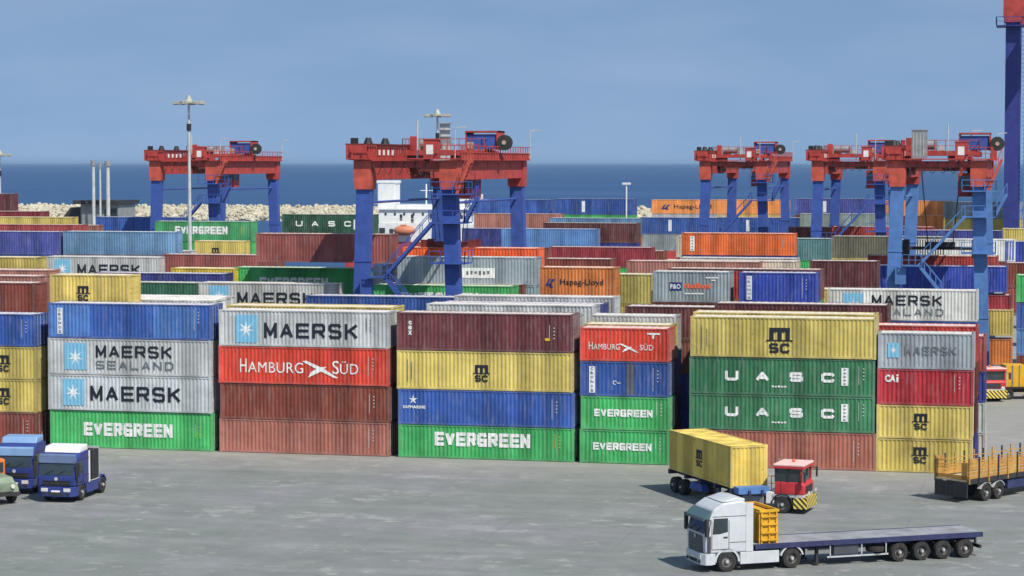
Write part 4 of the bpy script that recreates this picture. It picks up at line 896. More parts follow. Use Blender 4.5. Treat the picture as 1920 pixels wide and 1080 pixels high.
# ------------------------------------------------------------------ lamp masts
def mast(x, y, ht, label, s=1.0):
    r = thing('lamp_mast', label, 'lamp mast', (x, y, 0), 0, 'high lamp masts')
    b = MB(); b.cone((0, 0, .5), (0, 0, ht - .4), .30 * s, .13 * s, 12); b.build('pole', M['mast_grey'], r, smooth=True)
    b = MB(); b.box(-.6, .6, -.6, .6, 0, .5); b.build('base', M['grey_steel'], r)
    b = MB(); b.cone((0, 0, ht - .5), (0, 0, ht - .3), 1.0 * s, 1.0 * s, 16); b.bar((-1.7 * s, 0, ht - .3), (1.7 * s, 0, ht - .3), .12); b.bar((0, -1.2 * s, ht - .3), (0, 1.2 * s, ht - .3), .12); b.cone((0, 0, ht - .3), (0, 0, ht + .4), .5, .12, 10); b.build('head_frame', M['lamp_grey'], r)
    b = MB(); b.cone((0, 0, ht - 3.6), (0, 0, ht - 2.8), .26, .26, 10); b.build('winch_collar', M['dark_steel'], r)
    for i in range(8):
        a = 2 * PI * i / 8; px, py = 1.6 * s * math.cos(a), 1.2 * s * math.sin(a)
        b = MB(); b.box(px - .27, px + .27, py - .22, py + .22, ht - .62, ht - .28); f = b.build('floodlight', M['lamp_grey'], r, bevel=.04)
        b = MB(); b.box(px - .22, px + .22, py - .17, py + .17, ht - .66, ht - .625); b.build('lens', M['lens'], f)
    return r
mast(-94.5, 245, 28.0, 'tall lamp mast with a ring of floodlights in front of the left crane')
mast(-80.1, 300, 27.6, 'lamp mast rising behind the middle gantry crane')
mast(-153.8, 320, 22.4, 'lamp mast cut by the left picture edge')
r = thing('service_tower', 'grey box-like tower beside the mast behind the middle crane', 'tower', (-79.9, 303, 0))
b = MB(); b.box(-.55, .65, -.5, .5, 0, 26.2); b.build('column', M['mast_grey'], r)
for i in range(5):
    b = MB(); b.box(-.8, 1.0, -.8, .8, 22.5 + i * .9, 22.56 + i * .9); b.build('platform', M['grey_steel'], r)
r = thing('lamp_post', 'thin white post with a small lamp standing against the sea, right of the middle crane', 'lamp post', (-59.6, 330, 0))
b = MB(); b.bar((0, 0, 0), (0, 0, 17.6), .22, n=8); b.build('pole', M['white'], r)
b = MB(); b.box(-.6, .6, -.2, .2, 17.6, 17.9); b.build('lamp', M['white'], r)

# ------------------------------------------------------------------ ship and quay buildings
r = thing('cargo_ship', 'white ship superstructure with funnel moored behind the middle crane', 'ship', (-120, 440, 0), R(4))
b = MB(); b.prism([(-16, -2.3), (-17, 5.0), (60, 5.0), (66, 7.5), (60, -2.3)], 0, 16); b.build('hull', M['red_crane'], r)
b = MB(); b.box(-11, 9.8, 1, 15, 5.0, 8.6); b.box(-9.8, 8.6, 1.6, 14.4, 8.6, 11.4); b.box(-10.6, 9.2, 1.2, 14.8, 11.4, 11.6); sup = b.build('superstructure', M['ship_white'], r, bevel=.06)
b = MB(); b.box(-10.8, -7.2, 5, 10, 11.6, 17.0); b.box(-11, -7.0, 4.9, 10.1, 16.6, 17.2); b.build('funnel', M['ship_white'], r, bevel=.15)
b = MB(); b.box(4.2, 9.4, 3, 13, 11.6, 14.4); b.box(5.4, 8.8, 4, 12, 14.4, 16.6); b.box(-6.8, 4.2, 4, 12, 11.6, 12.3); b.build('bridge_block', M['ship_white'], r, bevel=.05)
b = MB(); b.bar((-1.2, 7, 12.3), (-1.2, 7, 16.5), .3, n=8); b.bar((-2.4, 7, 15.2), (.2, 7, 15.2), .15); b.build('signal_mast', M['ship_white'], r)
for i, (x, z, w_, h_) in enumerate([(-9.6, 6, 1.2, 1.8), (-5.5, 9.3, .5, 1.2), (-3.2, 8.9, .5, 1.6), (.6, 9.4, .5, 1.3), (2.4, 9.6, .9, .8), (4.4, 9.6, .9, .8), (6.4, 9.6, .9, .8), (5.6, 12.5, .8, .8), (7.4, 12.5, .8, .8), (-7.5, 6.2, .8, 1.4), (6.2, 15.2, 2.2, .7), (2.5, 6.2, .6, 1.6)]):
    y = {True: 1.53, False: .93}[z > 8.6]
    if z > 14.4: y = 3.93
    elif z > 11.6: y = 2.93
    b = MB(); b.box(x, x + w_, y, y + .05, z, z + h_); b.build('window', M['glass'], r)
for i in range(9):
    b = MB(); b.box(-8.6 + i * 1.9, -8.2 + i * 1.9, 1.53, 1.58, 10.3, 10.8); b.build('window', M['glass'], r)
for z, y in ((8.6, 1.0), (11.6, 1.2), (5.0, .2)):
    b = MB(); rail(b, (-11, y, z), (9.6, y, z), 1.0, 1.6, .07); b.build('deck_railing', M['ship_white'], r)
b = MB(); b.lathe([(.1, -2.2), (.55, -1.9), (.95, -1.1), (1.0, 0), (.95, 1.1), (.55, 1.9), (.1, 2.2)], 'x', 14, (-4.2, -.4, 7.3)); b.box(-4.9, -3.8, -.9, .1, 8.0, 8.5); b.build('lifeboat', M['lifeboat'], r, smooth=True)
r = thing('harbour_shed', 'grey low shed with a dark flat roof on the quay at far left', 'shed', (-169.2, 392, 0))
b = MB(); b.box(-3.2, 4.2, 0, 8, 0, 13.2); b.build('wall', M['shed'], r)
b = MB(); b.box(-4.3, 4.6, -1, 9, 13.2, 13.9); b.build('roof', M['charcoal'], r)
b = MB(); b.prism([(-8.2, 9.6), (-3.3, 9.6), (-3.3, 12.6), (-5.6, 12.6)], 1, 6); b.build('lean_to', M['charcoal'], r)
b = MB(); b.box(1.5, 4.0, -.06, -.01, 11.0, 12.4); b.build('window', M['glass'], r)
for x, h_, t in ((-168.1, 20.3, .36), (-166.8, 19.8, .22), (-165.3, 20.2, .42)):
    r = thing('silo_pipe', {True: 'left thick pale chimney pipe rising from the far shed', False: 'pale green pipe pole right of the twin pipes at the far shed'}[x < -168] if x != -166.8 else 'thin middle pipe beside the thick pale chimney at the far shed', 'chimney', (x, 388, 0))
    b = MB(); b.cone((0, 0, 0), (0, 0, h_), t, t * .8, 12); b.build('shaft', M['mast_grey'], r, smooth=True)
    b = MB(); b.cone((0, 0, h_), (0, 0, h_ + .9), t * 1.35, t * 1.3, 12); b.build('cap', M['grey_steel'], r)

# ------------------------------------------------------------------ vehicles
def wheel(parent, x, y, rad=.52, wd=.30, side=1, rim='rim', name='wheel'):
    b = MB(); b.lathe([(rad * .56, -wd / 2), (rad * .93, -wd / 2), (rad, -wd * .32), (rad, wd * .32), (rad * .93, wd / 2), (rad * .56, wd / 2), (rad * .50, wd * .1)], 'y', 28)
    if side < 0: b.bm.transform(Matrix.Rotation(PI, 4, 'Z'))
    t = b.build(name, M['rubber'], parent, smooth=True, loc=(x, y, rad))
    b = MB(); b.lathe([(rad * .56, wd * .10), (rad * .565, wd * .42), (rad * .50, wd * .42), (rad * .46, wd * .12), (rad * .24, wd * .20), (rad * .22, wd * .55), (rad * .10, wd * .60)], 'y', 24)
    if side < 0: b.bm.transform(Matrix.Rotation(PI, 4, 'Z'))
    b.build('rim', M[rim], t, smooth=True)
    b = MB(); b.cone((0, side * wd * .45, 0), (0, side * wd * .66, 0), rad * .20, rad * .14, 12); b.build('hub', M['hub'], t)
    return t
def dir_rz(hx, hy): return math.atan2(hy, hx)

def modern_cab(r, body, x_front, x_back, z0, z1, wd, face='silver_dark', visor='visor', deflect=True, glassm='glass', trim=None, ws=None):
    """cab over engine: nose at x_front (+x), back wall at x_back"""
    hw = wd / 2; L = x_front - x_back; B = M[body]
    zt_ = ws[1] if ws else z1 - .86
    prof = [(x_back, z0), (x_front - .02, z0), (x_front + .02, z0 + (.95 if z1 > 3.4 else .62)), (x_front - .22, zt_), (x_front - (.45 if z1 > 3.4 else .30), z1 - .40), (x_front - .95, z1 - .08), (x_back + .25, z1), (x_back, z1 - .08)]
    b = MB(); b.prism(prof, -hw, hw); b.build('cab_body', B, r, bevel=.11, seg=4, smooth=True)
    # windscreen, following the slope of the face
    zb, zt = ws or (z0 + .98, z1 - .86)
    def xs_(z): return xf(z)
    def xf(z):
        a, c = (x_front + .02, z0 + (.95 if z1 > 3.4 else .62)), (x_front - .22, zt_); t = (z - a[1]) / (c[1] - a[1]); return a[0] + (c[0] - a[0]) * t
    b = MB(); b.prism([(xf(zb) - .03, zb), (xf(zb) + .018, zb), (xf(zt) + .018, zt), (xf(zt) - .03, zt)], -hw + .14, hw - .14); b.build('windscreen', M[glassm], r)
    for s in (-1, 1):
        yo = s * (hw + .006)
        b = MB(); q = [(x_front - .40, zb - .02), (x_front - .46, zt + .04), (x_front - 1.24, zt + .04), (x_front - 1.24, zb + .08), (x_front - .8, zb - .02)]
        b.prism(q, min(yo - s * .03, yo), max(yo - s * .03, yo)); b.build('side_window', M[glassm], r)
        b = MB()
        for (xa, za), (xb, zb_) in (((x_front - .36, z0 + .2), (x_front - .36, z1 - .95)), ((x_front - 1.30, z0 + .2), (x_front - 1.30, z1 - .95)), ((x_front - .36, z0 + .2), (x_front - 1.30, z0 + .2))): b.bar((xa, yo, za), (xb, yo, zb_), .02, .025)
        b.build('door_seam', M['charcoal'], r)
        b = MB(); b.box(x_front - 1.22, x_front - 1.0, min(yo, yo + s * .03), max(yo, yo + s * .03), z0 + .78, z0 + .84); b.build('door_handle', M['charcoal'], r)
        b = MB(); ym = s * (hw + .16); b.box(x_front - .10, x_front + .06, ym - .11, ym + .11, zb - .1, zt + .05); b.bar((x_front - .25, s * hw, zt), (x_front - .02, ym, zt), .05); b.build('mirror', M['charcoal'], r, bevel=.02)
    b = MB(); zt2 = zt + .03
    b.prism([(x_front - .30, zt2), (x_front + .12, zt2 - .10), (x_front + .09, zt2 + .04), (x_front - .34, zt2 + .40)] if z1 > 3.4 else [(x_front - .30, zt2), (x_front - .12, zt2 - .03), (x_front - .16, zt2 + .42), (x_front - .34, zt2 + .50)], -hw + .05, hw - .05); b.build('sun_visor', M[visor], r)
    for s in (-1, 1):      # panel seams, step wells, side window rubber, wind deflector at the corner
        yo = s * (hw + .004)
        b = MB(); b.box(x_back + .04, x_front - 1.35, min(yo, yo + s * .008), max(yo, yo + s * .008), z0 + .52, z0 + .545); b.build('panel_seam', M['charcoal'], r)
        b = MB(); b.box(x_back + .04, x_front - .40, min(yo, yo + s * .008), max(yo, yo + s * .008), zt + .12, zt + .145); b.build('panel_seam', M['charcoal'], r)
        b = MB(); b.box(x_front - .30, x_front - .10, min(yo, yo + s * .03), max(yo, yo + s * .03), z0 + .05, zb - .12); b.build('corner_vane', M[face], r)
        b = MB(); b.bar((x_front - .30, yo, zt), (x_front - .18, yo, zb - .05), .07, .03); b.build('window_pillar', M['charcoal'], r)
    for i in range(2):
        b = MB(); xw = xf(zb) + .03; b.bar((xw, -.75 + i * .8, zb + .03), (xw - .05, -.25 + i * .8, zb + .30), .025); b.build('wiper', M['charcoal'], r)
    b = MB(); b.cone((x_front + .045, 0, zb - .22), (x_front + .075, 0, zb - .22), .11, .11, 14); b.build('badge', M['mast_grey'], r)
    # grille with slats, headlights, bumper
    b = MB(); b.box(x_front + .0, x_front + .035, -hw + .32, hw - .32, z0 + .06, z0 + (.90 if z1 > 3.4 else .36)); gr = b.build('grille', M[face], r)
    b = MB()
    for i in range(4 if z1 > 3.4 else 2): b.box(x_front + .035, x_front + .06, -hw + .36, hw - .36, z0 + .14 + i * .18, z0 + .18 + i * .18)
    b.build('grille_bar', M['silver_dark' if z1 > 3.4 else 'dark_steel'], gr)
    return xf
def bumper(r, mat, x, wd, z0, z1, lights=True):
    hw = wd / 2
    b = MB(); b.prism([(x - .45, -hw), (x - .05, -hw + .02), (x + .12, -hw + .30), (x + .12, hw - .30), (x - .05, hw - .02), (x - .45, hw)], z0, z1, 'xy'); bp = b.build('bumper', M[mat], r, bevel=.03)
    b = MB(); b.box(x + .10, x + .135, -.5, .5, z0 + .08, z0 + .26); b.build('lower_intake', M['charcoal'], bp)
    for s in (-1, 1):
        b = MB(); b.box(x + .02, x + .128, *sorted((s * .62, s * (hw - .34))), z0 + .08, z0 + .24); b.build('fog_light_recess', M['charcoal'], bp)
    b = MB(); b.box(x + .135, x + .15, -.28, .28, z0 + .28, z0 + .39); b.build('number_plate', M['white'], bp)
    if lights:
        for s in (-1, 1):
            y0, y1 = sorted((s * (hw - .28), s * (hw - .72)))
            b = MB(); b.box(x + .05, x + .145, y0, y1, z1 - .30, z1 - .08); b.build('headlight', M['lamp_glass'], r, bevel=.02)

def tractor_unit(label, loc, rz, body='silver_paint', trim='silver_paint', z1=3.6, base=3.6, visor='visor', skirt=True, group=None, face='silver_dark', rear='rim', defl=True, roofm=None):
    r = thing('lorry', label, 'lorry', loc, rz, group); hw = 1.22
    b = MB(); b.box(-base - 1.0, .9, -.45, .45, .62, .92); b.build('chassis', M['dark_steel'], r)
    modern_cab(r, body, 1.22, -1.05, .98, z1, 2.44, face, visor, ws=(1.98, 2.72) if z1 > 3.4 else (1.68, 2.42))
    bumper(r, trim, 1.24, 2.46, .38, .98)
    # wheel arches and steps
    for s in (-1, 1):
        y0, y1 = sorted((s * hw, s * (hw - .38)))
        b = MB(); q = arc(0, .52, .60, .70, 0, 180, 10); b.prism(q, y0, y1); b.box(.66, 1.15, y0, y1, .42, .97); b.build('front_fender', M[trim], r)
        b = MB(); q = arc(-base, .52, .60, .68, 15, 165, 10); b.prism(q, y0, y1); b.build('rear_fender', M['charcoal'] if not skirt else M[trim], r)
        if skirt:
            b = MB(); b.box(-base + .72, -.72, y0 + .03, y1 - .03 if s < 0 else y1 - .01, .36, .98); b.build('side_skirt', M[trim], r, bevel=.03)
        else:
            b = MB(); b.cone((-base + .9, s * .85, .68), (-.95, s * .85, .68), .30, .30, 16); b.build('fuel_tank', M['mast_grey'], r, smooth=True)
        wheel(r, 0, s * 1.05, .52, .30, s); 
        wheel(r, -base, s * .95, .52, .55, s, rear)
    b = MB(); b.box(-base - .5, -base + .7, -.5, .5, .92, 1.02); b.cone((-base, 0, 1.02), (-base, 0, 1.12), .48, .48, 16); b.build('fifth_wheel', M['dark_steel'], r)
    if roofm:
        b = MB(); b.prism([(.35, z1 - .10), (.15, z1 + .28), (-1.0, z1 + .34), (-1.05, z1 - .05)], -1.15, 1.15); b.build('roof_deflector', M[roofm], r, bevel=.08, seg=3, smooth=True)
    elif defl:
        b = MB(); b.prism([(.25, z1 - .04), (-.55, z1 + .17), (-1.03, z1 + .10), (-1.03, z1 - .06)], -1.05, 1.05); b.build('roof_deflector', M[body], r, bevel=.06, seg=3, smooth=True)
    for s in (-1, 1):
        y0, y1 = sorted((s * 1.225, s * 1.19)); b = MB(); b.box(-1.42 if z1 > 3.4 else -1.22, -1.02, y0, y1, 1.0, z1 - .1); b.build('side_fairing', M['white' if roofm == 'white' else body], r)
    return r

hd = Vector((-.857, -.516)).normalized()
def at(root, hd, x, y=0): return (root[0] + hd.x * x - hd.y * y, root[1] + hd.y * x + hd.x * y)
ROOT1 = (-16.17, 116.24, 0)
tractor_unit('silver lorry cab heading left in the foreground, coupled to an empty flatbed', ROOT1, dir_rz(*hd), visor='visor')
r = thing('flatbed_trailer', 'long empty flatbed trailer with blue chassis and four axles in the foreground', 'trailer', ROOT1, dir_rz(*hd))
b = MB(); b.box(-14.6, -1.55, -1.22, 1.22, 1.22, 1.32); b.build('deck', M['deck'], r)
b = MB()
for s in (-1, 1):
    y0, y1 = sorted((s * 1.25, s * 1.18)); b.box(-14.62, -1.53, y0, y1, 1.08, 1.34)
for s in (-1, 1): b.box(-14.6, -4.4, s * .45 - .08, s * .45 + .08, .82, 1.08); b.box(-4.4, -1.6, s * .45 - .08, s * .45 + .08, 1.0, 1.08)
for i in range(12): b.box(-14.4 + i * 1.1, -14.3 + i * 1.1, -1.18, 1.18, 1.08, 1.2)
b.build('chassis_frame', M['trailer_blue'], r)
for i, x in enumerate((-9.75, -11.05, -12.30, -13.60)):
    for s in (-1, 1): wheel(r, x, s * .98, .50, .50, s)
b = MB()
for x in (-9.75, -11.05, -12.30, -13.60): b.bar((x, -.9, .5), (x, .9, .5), .14)
b.build('axle', M['dark_steel'], r)
b = MB(); b.box(-7.4, -6.0, .72, 1.15, .55, 1.05); b.build('toolbox', M['silver_dark'], r, bevel=.02)
b = MB(); b.lathe([(.3, -.14), (.48, -.12), (.5, 0), (.48, .12), (.3, .14)], 'z', 22, (-8.5, .85, .72)); b.build('spare_wheel', M['rubber'], r, smooth=True)
for s in (-1, 1):
    b = MB(); b.box(-5.25, -5.1, s * .8 - .08, s * .8 + .08, .12, 1.08); b.box(-5.35, -5.0, s * .8 - .16, s * .8 + .16, .08, .14); b.build('landing_leg', M['charcoal'], r)
b = MB()
for s in (-1, 1):
    y0, y1 = sorted((s * 1.2, s * 1.17)); b.box(-9.1, -5.6, y0, y1, .42, .50); 
    for x in (-9.0, -7.6, -5.8): b.box(x, x + .06, y0, y1, .42, 1.08)
b.build('side_guard', M['mast_grey'], r)
b = MB(); b.box(-14.62, -14.5, -1.1, 1.1, .45, .62); b.box(-14.6, -14.5, -.6, -.5, .6, 1.1); b.box(-14.6, -14.5, .5, .6, .6, 1.1); b.build('rear_bumper', M['charcoal'], r)
for s in (-1, 1):
    b = MB(); b.box(-14.66, -14.62, s * .9 - .15, s * .9 + .15, .47, .6); b.build('tail_light', M['truck_red'], r)
px, py = at(ROOT1, hd, -2.35, -.35)
r = thing('steel_bin', 'yellow ribbed steel bin on the flatbed just behind the silver cab', 'bin', (px, py, 1.33), R(-58))
BL, BW, BH = 1.35, .45, 1.62
b = MB(); b.box(-BL, BL, -BW, BW, .05, BH - .06); b.build('body', M['bin_yellow'], r)
for i in range(6):
    x = -BL + i * (2 * BL - .08) / 5
    for sy in (-1, 1):
        y0, y1 = sorted((sy * (BW + .002), sy * (BW + .08))); b = MB(); b.box(x, x + .08, y0, y1, 0, BH); b.build('rib', M['bin_yellow'], r)
for y in (-.45, -.02, .38):
    b = MB(); b.box(BL + .002, BL + .08, y, y + .07, 0, BH); b.build('rib', M['bin_yellow'], r)
for z in (.15, .52, .95, 1.35):
    b = MB(); b.box(BL + .085, BL + .13, -BW, BW, z, z + .08); b.build('end_bar', M['bin_yellow'], r)
b = MB(); b.box(-BL - .1, BL + .1, -BW - .1, -BW + .01, BH, BH + .12); b.box(-BL - .1, BL + .1, BW - .01, BW + .1, BH, BH + .12); b.box(-BL - .1, -BL + .01, -BW + .01, BW - .01, BH, BH + .12); b.box(BL - .01, BL + .1, -BW + .01, BW - .01, BH, BH + .12); b.build('rim', M['bin_yellow'], r)

# red terminal tractor with yellow container on a blue chassis
hd2 = Vector((.987, -.140)).normalized(); RT2 = (-14.85, 136.54, 0)
def yard_tractor(label, loc, rz):
    r = thing('yard_tractor', label, 'yard tractor', loc, rz)
    b = MB(); b.box(-3.9, 1.2, -.45, .45, .60, .95); b.build('chassis', M['grey_steel'], r)
    b = MB(); b.prism([(-.45, 1.14), (1.30, 1.14), (1.33, 1.70), (1.16, 1.88), (-.45, 1.88)], -1.2, 1.2); b.build('cab_body', M['truck_red'], r, bevel=.07, seg=3, smooth=True)
    b = MB(); b.box(-.62, 1.27, -1.18, 1.18, .96, 1.14); b.build('cab_sill', M['mast_grey'], r, bevel=.02)
    b = MB(); b.box(1.335, 1.36, -.7, .7, 1.22, 1.62); b.build('grille', M['charcoal'], r)
    for s in (-1, 1):
        b = MB(); y0, y1 = sorted((s * 1.205, s * 1.215))
        for xa, xb, za, zb in ((-.10, -.08, 1.16, 1.88), (.80, .82, 1.16, 1.88), (-.10, .82, 1.16, 1.18)): b.box(xa, xb, y0, y1, za, zb)
        b.build('door_seam', M['charcoal'], r)
    for x, y in ((-.42, -1.14), (-.42, 1.14), (1.15, -1.14), (1.15, 1.14), (.35, -1.14), (.35, 1.14)):
        b = MB(); b.box(x - .05, x + .05, y - .05, y + .05, 1.88, 2.82); b.build('cab_pillar', M['truck_red' if x > 1 else 'charcoal'], r)
    b = MB(); b.box(-.40, 1.13, -1.12, 1.12, 1.88, 2.80); b.build('cab_window', M['glass'], r)
    b = MB(); b.box(-.55, 1.32, -1.25, 1.25, 2.82, 2.95); b.build('cab_roof', M['roof_pink'], r, bevel=.05)
    b = MB(); b.box(-.5, 1.3, -1.27, -1.20, 2.70, 2.82); b.box(1.25, 1.32, -1.25, 1.25, 2.68, 2.82); b.build('roof_trim', M['truck_red'], r)
    b = MB(); b.box(1.28, 1.52, -1.25, 1.25, .32, 1.0); b.build('front_bumper', M['stripes'], r, bevel=.02)
    for s in (-1, 1):
        y0, y1 = sorted((s * 1.25, s * 1.05)); b = MB(); b.box(.70, 1.27, y0, y1, .32, .95); b.build('side_bumper', M['stripes'], r)
        b = MB(); b.prism(arc(0, .52, .60, .68, 0, 180, 10), y0 - .12 if s > 0 else y0, y1 if s > 0 else y1 + .12); b.build('front_fender', M['charcoal'], r)
        wheel(r, 0, s * 1.05, .52, .32, s); wheel(r, -3.0, s * .95, .52, .55, s)
        b = MB(); b.box(1.525, 1.56, s * .85 - .14, s * .85 + .14, 1.15, 1.35); b.build('headlight', M['lamp_glass'], r)
        b = MB(); b.bar((1.25, s * 1.22, 2.5), (1.45, s * 1.5, 2.5), .04); b.box(1.40, 1.48, s * 1.5 - .1, s * 1.5 + .1, 1.95, 2.55); b.build('mirror', M['charcoal'], r)
    b = MB(); b.box(-1.0, -.5, -1.15, 1.15, .55, 1.25); b.build('engine_cover', M['white'], r, bevel=.03)
    b = MB(); b.box(-1.9, -.62, -1.05, 1.05, .98, 1.06); b.build('catwalk', M['grey_steel'], r)
    b = MB(); rail(b, (-2.3, 1.0, 1.0), (-.7, 1.0, 1.0), .9, .5, .04); b.build('handrail', M['rail_yellow'], r)
    b = MB(); b.cone((-.75, .9, 1.2), (-.75, .9, 3.0), .07, .07, 8); b.build('exhaust', M['grey_steel'], r)
    b = MB(); b.box(-3.6, -2.4, -.6, .6, .98, 1.12); b.build('fifth_wheel', M['dark_steel'], r)
    b = MB(); b.box(-2.5, -1.15, -1.1, -.62, .45, .95); b.build('battery_box', M['grey_steel'], r, bevel=.02)
    b = MB(); b.lathe([(.10, 2.95), (.10, 3.1), (.05, 3.14)], 'z', 10, (.4, 0, 0)); b.build('beacon', M['orange_letter'], r)
    # seat and steering wheel show through the glass-less rear
    b = MB(); b.box(-.1, .35, -.3, .3, 1.95, 2.1); b.box(-.15, -.05, -.3, .3, 2.1, 2.7); b.build('seat', M['charcoal'], r)
    return r
yard_tractor('red yard tractor with striped bumper pulling the yellow container', RT2, dir_rz(*hd2))
hc = Vector((.539, -.843)).normalized(); rzc = dir_rz(*hc); CC = (-19.53, 139.8)
container(0, 0, 0, 9.125, 2.50, 'yellow3', None, 'yellow container riding on the blue chassis trailer behind the red yard tractor', rz=rzc, centre=(CC[0], CC[1], 1.42), flip=True)
cobj = [o for o in COL.objects if o.get('label', '').startswith('yellow container riding')][0]
emblem_m(cobj, 9.125, 4.55, 1.25, .8, 'black_letter')
for o_ in cobj.children:
    if o_.name.startswith('roof_panel'): o_.data = o_.data.copy(); o_.data.materials[0] = M['cont']
r = thing('container_trailer', 'dark blue skeletal trailer under the yellow container', 'trailer', (CC[0], CC[1], 0), rzc)
b = MB()
for s in (-1, 1): b.box(-4.8, 5.6, s * .42 - .07, s * .42 + .07, 1.05, 1.36)
for x in (-4.7, -2.2, 0, 2.2, 4.5): b.box(x - .12, x + .12, -1.2, 1.2, 1.12, 1.40)
b.build('chassis_frame', M['trailer_blue'], r)
for x in (-4.0, -2.75):
    for s in (-1, 1): wheel(r, x, s * .95, .50, .52, s)
b = MB(); b.box(4.75, 5.5, -1.1, .9, 1.15, 1.55); b.build('front_bolster', M['blue_crane2'], r)
for s in (-1, 1):
    b = MB(); b.box(2.0, 2.2, s * .8 - .08, s * .8 + .08, .12, 1.12); b.build('landing_leg', M['blue_crane'], r)
b = MB(); b.prism([(-1.6, .6), (.4, .6), (.1, 1.05), (-1.4, 1.05)], -1.15, -.7); b.build('side_box', M['blue_crane'], r)

# stake-sided trailer lorry at right edge
hd3 = Vector((.569, .820)).normalized()
c3 = Vector((-4.4, 141.7)); rn = Vector((hd3.y, -hd3.x)); org = c3 - rn * 1.25
r = thing('stake_trailer', 'long trailer with yellow stake sides leaving at the right edge', 'trailer', (org.x, org.y, 0), dir_rz(*hd3))
LT = 12.0
b = MB(); b.box(0, LT, -1.25, 1.25, 1.32, 1.42); b.build('deck', M['plank'], r)
b = MB(); b.box(0, LT, -1.27, -1.19, 1.18, 1.46); b.box(0, LT, 1.19, 1.27, 1.18, 1.46); b.box(.2, LT, -.5, -.4, .95, 1.3); b.box(.2, LT, .4, .5, .95, 1.3); b.build('chassis_frame', M['charcoal'], r)
b = MB(); b.box(-.06, .04, -1.22, 1.22, .35, 1.28); b.build('tail_panel', M['charcoal'], r)
for s in (-1, 1):
    y0, y1 = sorted((s * 1.26, s * 1.21))
    for k, (z0, z1) in enumerate(((1.50, 1.70), (1.74, 1.92), (1.98, 2.06))):
        b = MB(); b.box(.05, LT, y0, y1, z0, z1); b.build('side_board', M['rail_yellow'], r)
    b = MB()
    for z0 in (2.15, 2.42): b.box(.05, LT, y0, y1, z0, z0 + .05)
    b.box(.05, .9, y0, y1, 2.0, 2.72)
    b.build('top_rail', M['rail_yellow'], r)
    n = 13
    for i in range(n):
        x = .08 + i * (LT - .2) / (n - 1); y0b, y1b = sorted((s * 1.33, s * 1.265))
        b = MB(); b.box(x - .05, x + .05, y0b, y1b, 1.2, 2.80); b.build('stake', M['charcoal'] if i % 2 else M['rail_yellow'], r)
b = MB(); b.box(LT - .05, LT, -1.2, 1.2, 1.45, 2.9); b.build('headboard', M['rail_yellow'], r)
b = MB(); b.box(.0, .05, 1.0, 1.2, 1.45, 2.6); b.box(.0, .05, -1.2, -.75, 1.45, 2.5); b.box(0, .05, -1.2, 1.2, 1.45, 1.7)
b.build('tail_gate', M['rail_yellow'], r)
for x in (1.9, 3.2):
    for s in (-1, 1): wheel(r, x, s * .98, .52, .52, s)
for s in (-1, 1):
    b = MB(); b.prism(arc(1.9, .52, .62, .66, 25, 155, 8), s * 1.1 - .15, s * 1.1 + .15); b.prism(arc(3.2, .52, .62, .66, 25, 155, 8), s * 1.1 - .15, s * 1.1 + .15); b.build('mudguard', M['mast_grey'], r)
b = MB(); b.box(4.2, 6.0, -1.15, -.6, .55, 1.1); b.build('toolbox', M['trailer_blue'], r)
fx, fy = org.x + hd3.x * (LT + 2.6), org.y + hd3.y * (LT + 2.6)
tractor_unit('blue lorry pulling the stake-sided trailer, past the right edge', (fx, fy, 0), dir_rz(*hd3), 'truck_blue', 'charcoal', 3.0, 3.0, 'visor', False)

# parked lorries at left
hd4 = Vector((.03, -1.0)).normalized()
tractor_unit('blue lorry cab with white roof deflector parked at left, facing the camera', (-58.85, 130.9, 0), dir_rz(*hd4), 'truck_blue', 'truck_blue', 3.05, 3.3, 'truck_slate', True, None, 'charcoal', 'rim', False, 'white')
for dz, (xx0, xx1, zz0, zz1, mm) in enumerate(((-2.75, -1.62, 1.08, 2.9, 'charcoal'), (-2.8, -1.6, 1.02, 1.06, 'white'), (-2.84, -2.78, 1.0, 3.02, 'mast_grey'))):
    b = MB(); b.box(xx0, xx1, -1.18, 1.18, zz0, zz1); b.build('rear_rack', M[mm], [o for o in COL.objects if o.get('label', '').startswith('blue lorry cab with white roof')][0])
hd5 = Vector((.10, -1.0)).normalized()
tractor_unit('blue lorry with pale blue visor standing behind the white-roofed one at left', (-63.0, 133.6, 0), dir_rz(*hd5), 'truck_blue', 'truck_blue', 3.2, 3.3, 'truck_skyblue', False, None, 'charcoal', 'rim', False, 'truck_skyblue')
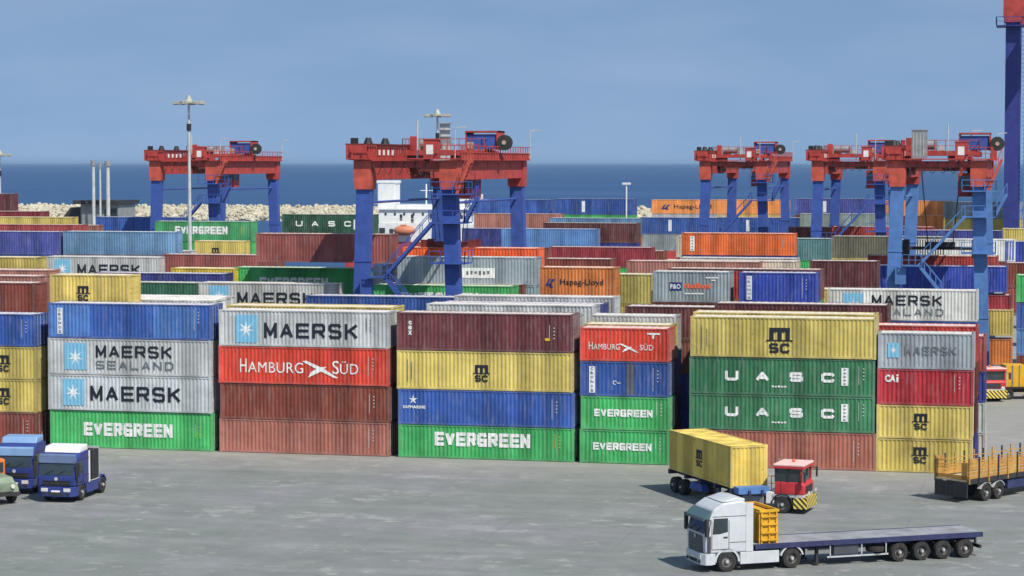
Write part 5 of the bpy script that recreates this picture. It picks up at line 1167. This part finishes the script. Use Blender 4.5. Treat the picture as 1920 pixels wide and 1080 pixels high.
# old orange lorry cut by the left edge
hd6 = Vector((.80, -.60)).normalized()
r = thing('lorry', 'old orange and grey-green lorry, only its front wheel showing at the left edge', 'lorry', (-62.15, 128.3, 0), dir_rz(*hd6))
b = MB(); b.prism([(-1.6, .75), (-.9, .75), (-.9, 2.55), (-1.15, 2.6), (-2.8, 2.6), (-2.8, .75)], -1.1, 1.1); b.build('cab_body', M['orange_truck'], r, bevel=.06)
b = MB(); b.prism([(-.9, .75), (.75, .75), (.80, 1.35), (.55, 1.65), (-.9, 1.75)], -.85, .85); b.build('bonnet', M['greengrey'], r, bevel=.08, seg=3, smooth=True)
for s in (-1, 1):
    y0, y1 = sorted((s * 1.15, s * .75)); b = MB(); b.prism(arc(0, .55, .62, .80, -5, 185, 12), y0, y1); b.build('front_fender', M['greengrey'], r, bevel=.02)
    wheel(r, 0, s * 1.0, .55, .30, s); wheel(r, -4.2, s * .95, .55, .52, s)
    y0, y1 = sorted((s * 1.12, s * 1.08)); b = MB(); b.box(-2.4, -1.25, y0, y1, 1.75, 2.4); b.build('side_window', M['glass'], r)
    b = MB(); b.cone((.78, s * .7, 1.1), (.86, s * .7, 1.1), .14, .13, 12); b.build('headlight', M['lamp_glass'], r)
b = MB(); b.box(-.93, -.86, -.95, .95, 1.8, 2.4); b.build('windscreen', M['glass'], r)
b = MB(); b.box(.75, .95, -1.15, 1.15, .55, .75); b.build('bumper', M['charcoal'], r)
b = MB(); b.box(-6.0, .6, -.45, .45, .6, .75); b.box(-6.2, -2.9, -1.15, 1.15, .8, 1.9); b.build('chassis', M['orange_truck'], r)

# distant yard tractor and lorry in the right aisle
hd7 = Vector((.35, -.93)).normalized()
yard_tractor('small red yard tractor with yellow and black striped front in the far right aisle', (-4.75, 204.4, 0), dir_rz(*hd7))
r = thing('lorry', 'white flatbed lorry carrying a yellow-green tank box in the far right aisle', 'lorry', (-.9, 207.0, 0), dir_rz(.93, .2))
b = MB(); b.box(-4.5, 2.0, -.45, .45, .6, .9); b.box(-4.4, .9, -1.2, 1.2, .95, 1.1); b.build('chassis', M['dark_steel'], r)
modern_cab(r, 'white', 2.6, .95, .95, 2.95, 2.3, 'charcoal', 'white')
bumper(r, 'white', 2.62, 2.3, .4, .95)
for x in (1.8, -2.4, -3.6):
    for s in (-1, 1): wheel(r, x, s * 1.0, .5, .45, s)
r = thing('tank_box', 'yellow-green box on the bed of the white lorry in the far right aisle', 'box', (-2.6, 206.65, 1.11), dir_rz(.93, .2))
b = MB(); b.box(-.9, .9, -1.1, 1.1, 0, 1.9); b.build('body', M['bin_yellow'], r, bevel=.04)
b = MB()
for x in (-.9, -.3, .3, .82): b.box(x, x + .08, -1.16, -1.11, 0, 1.95)
b.build('rib', M['greengrey'], r)
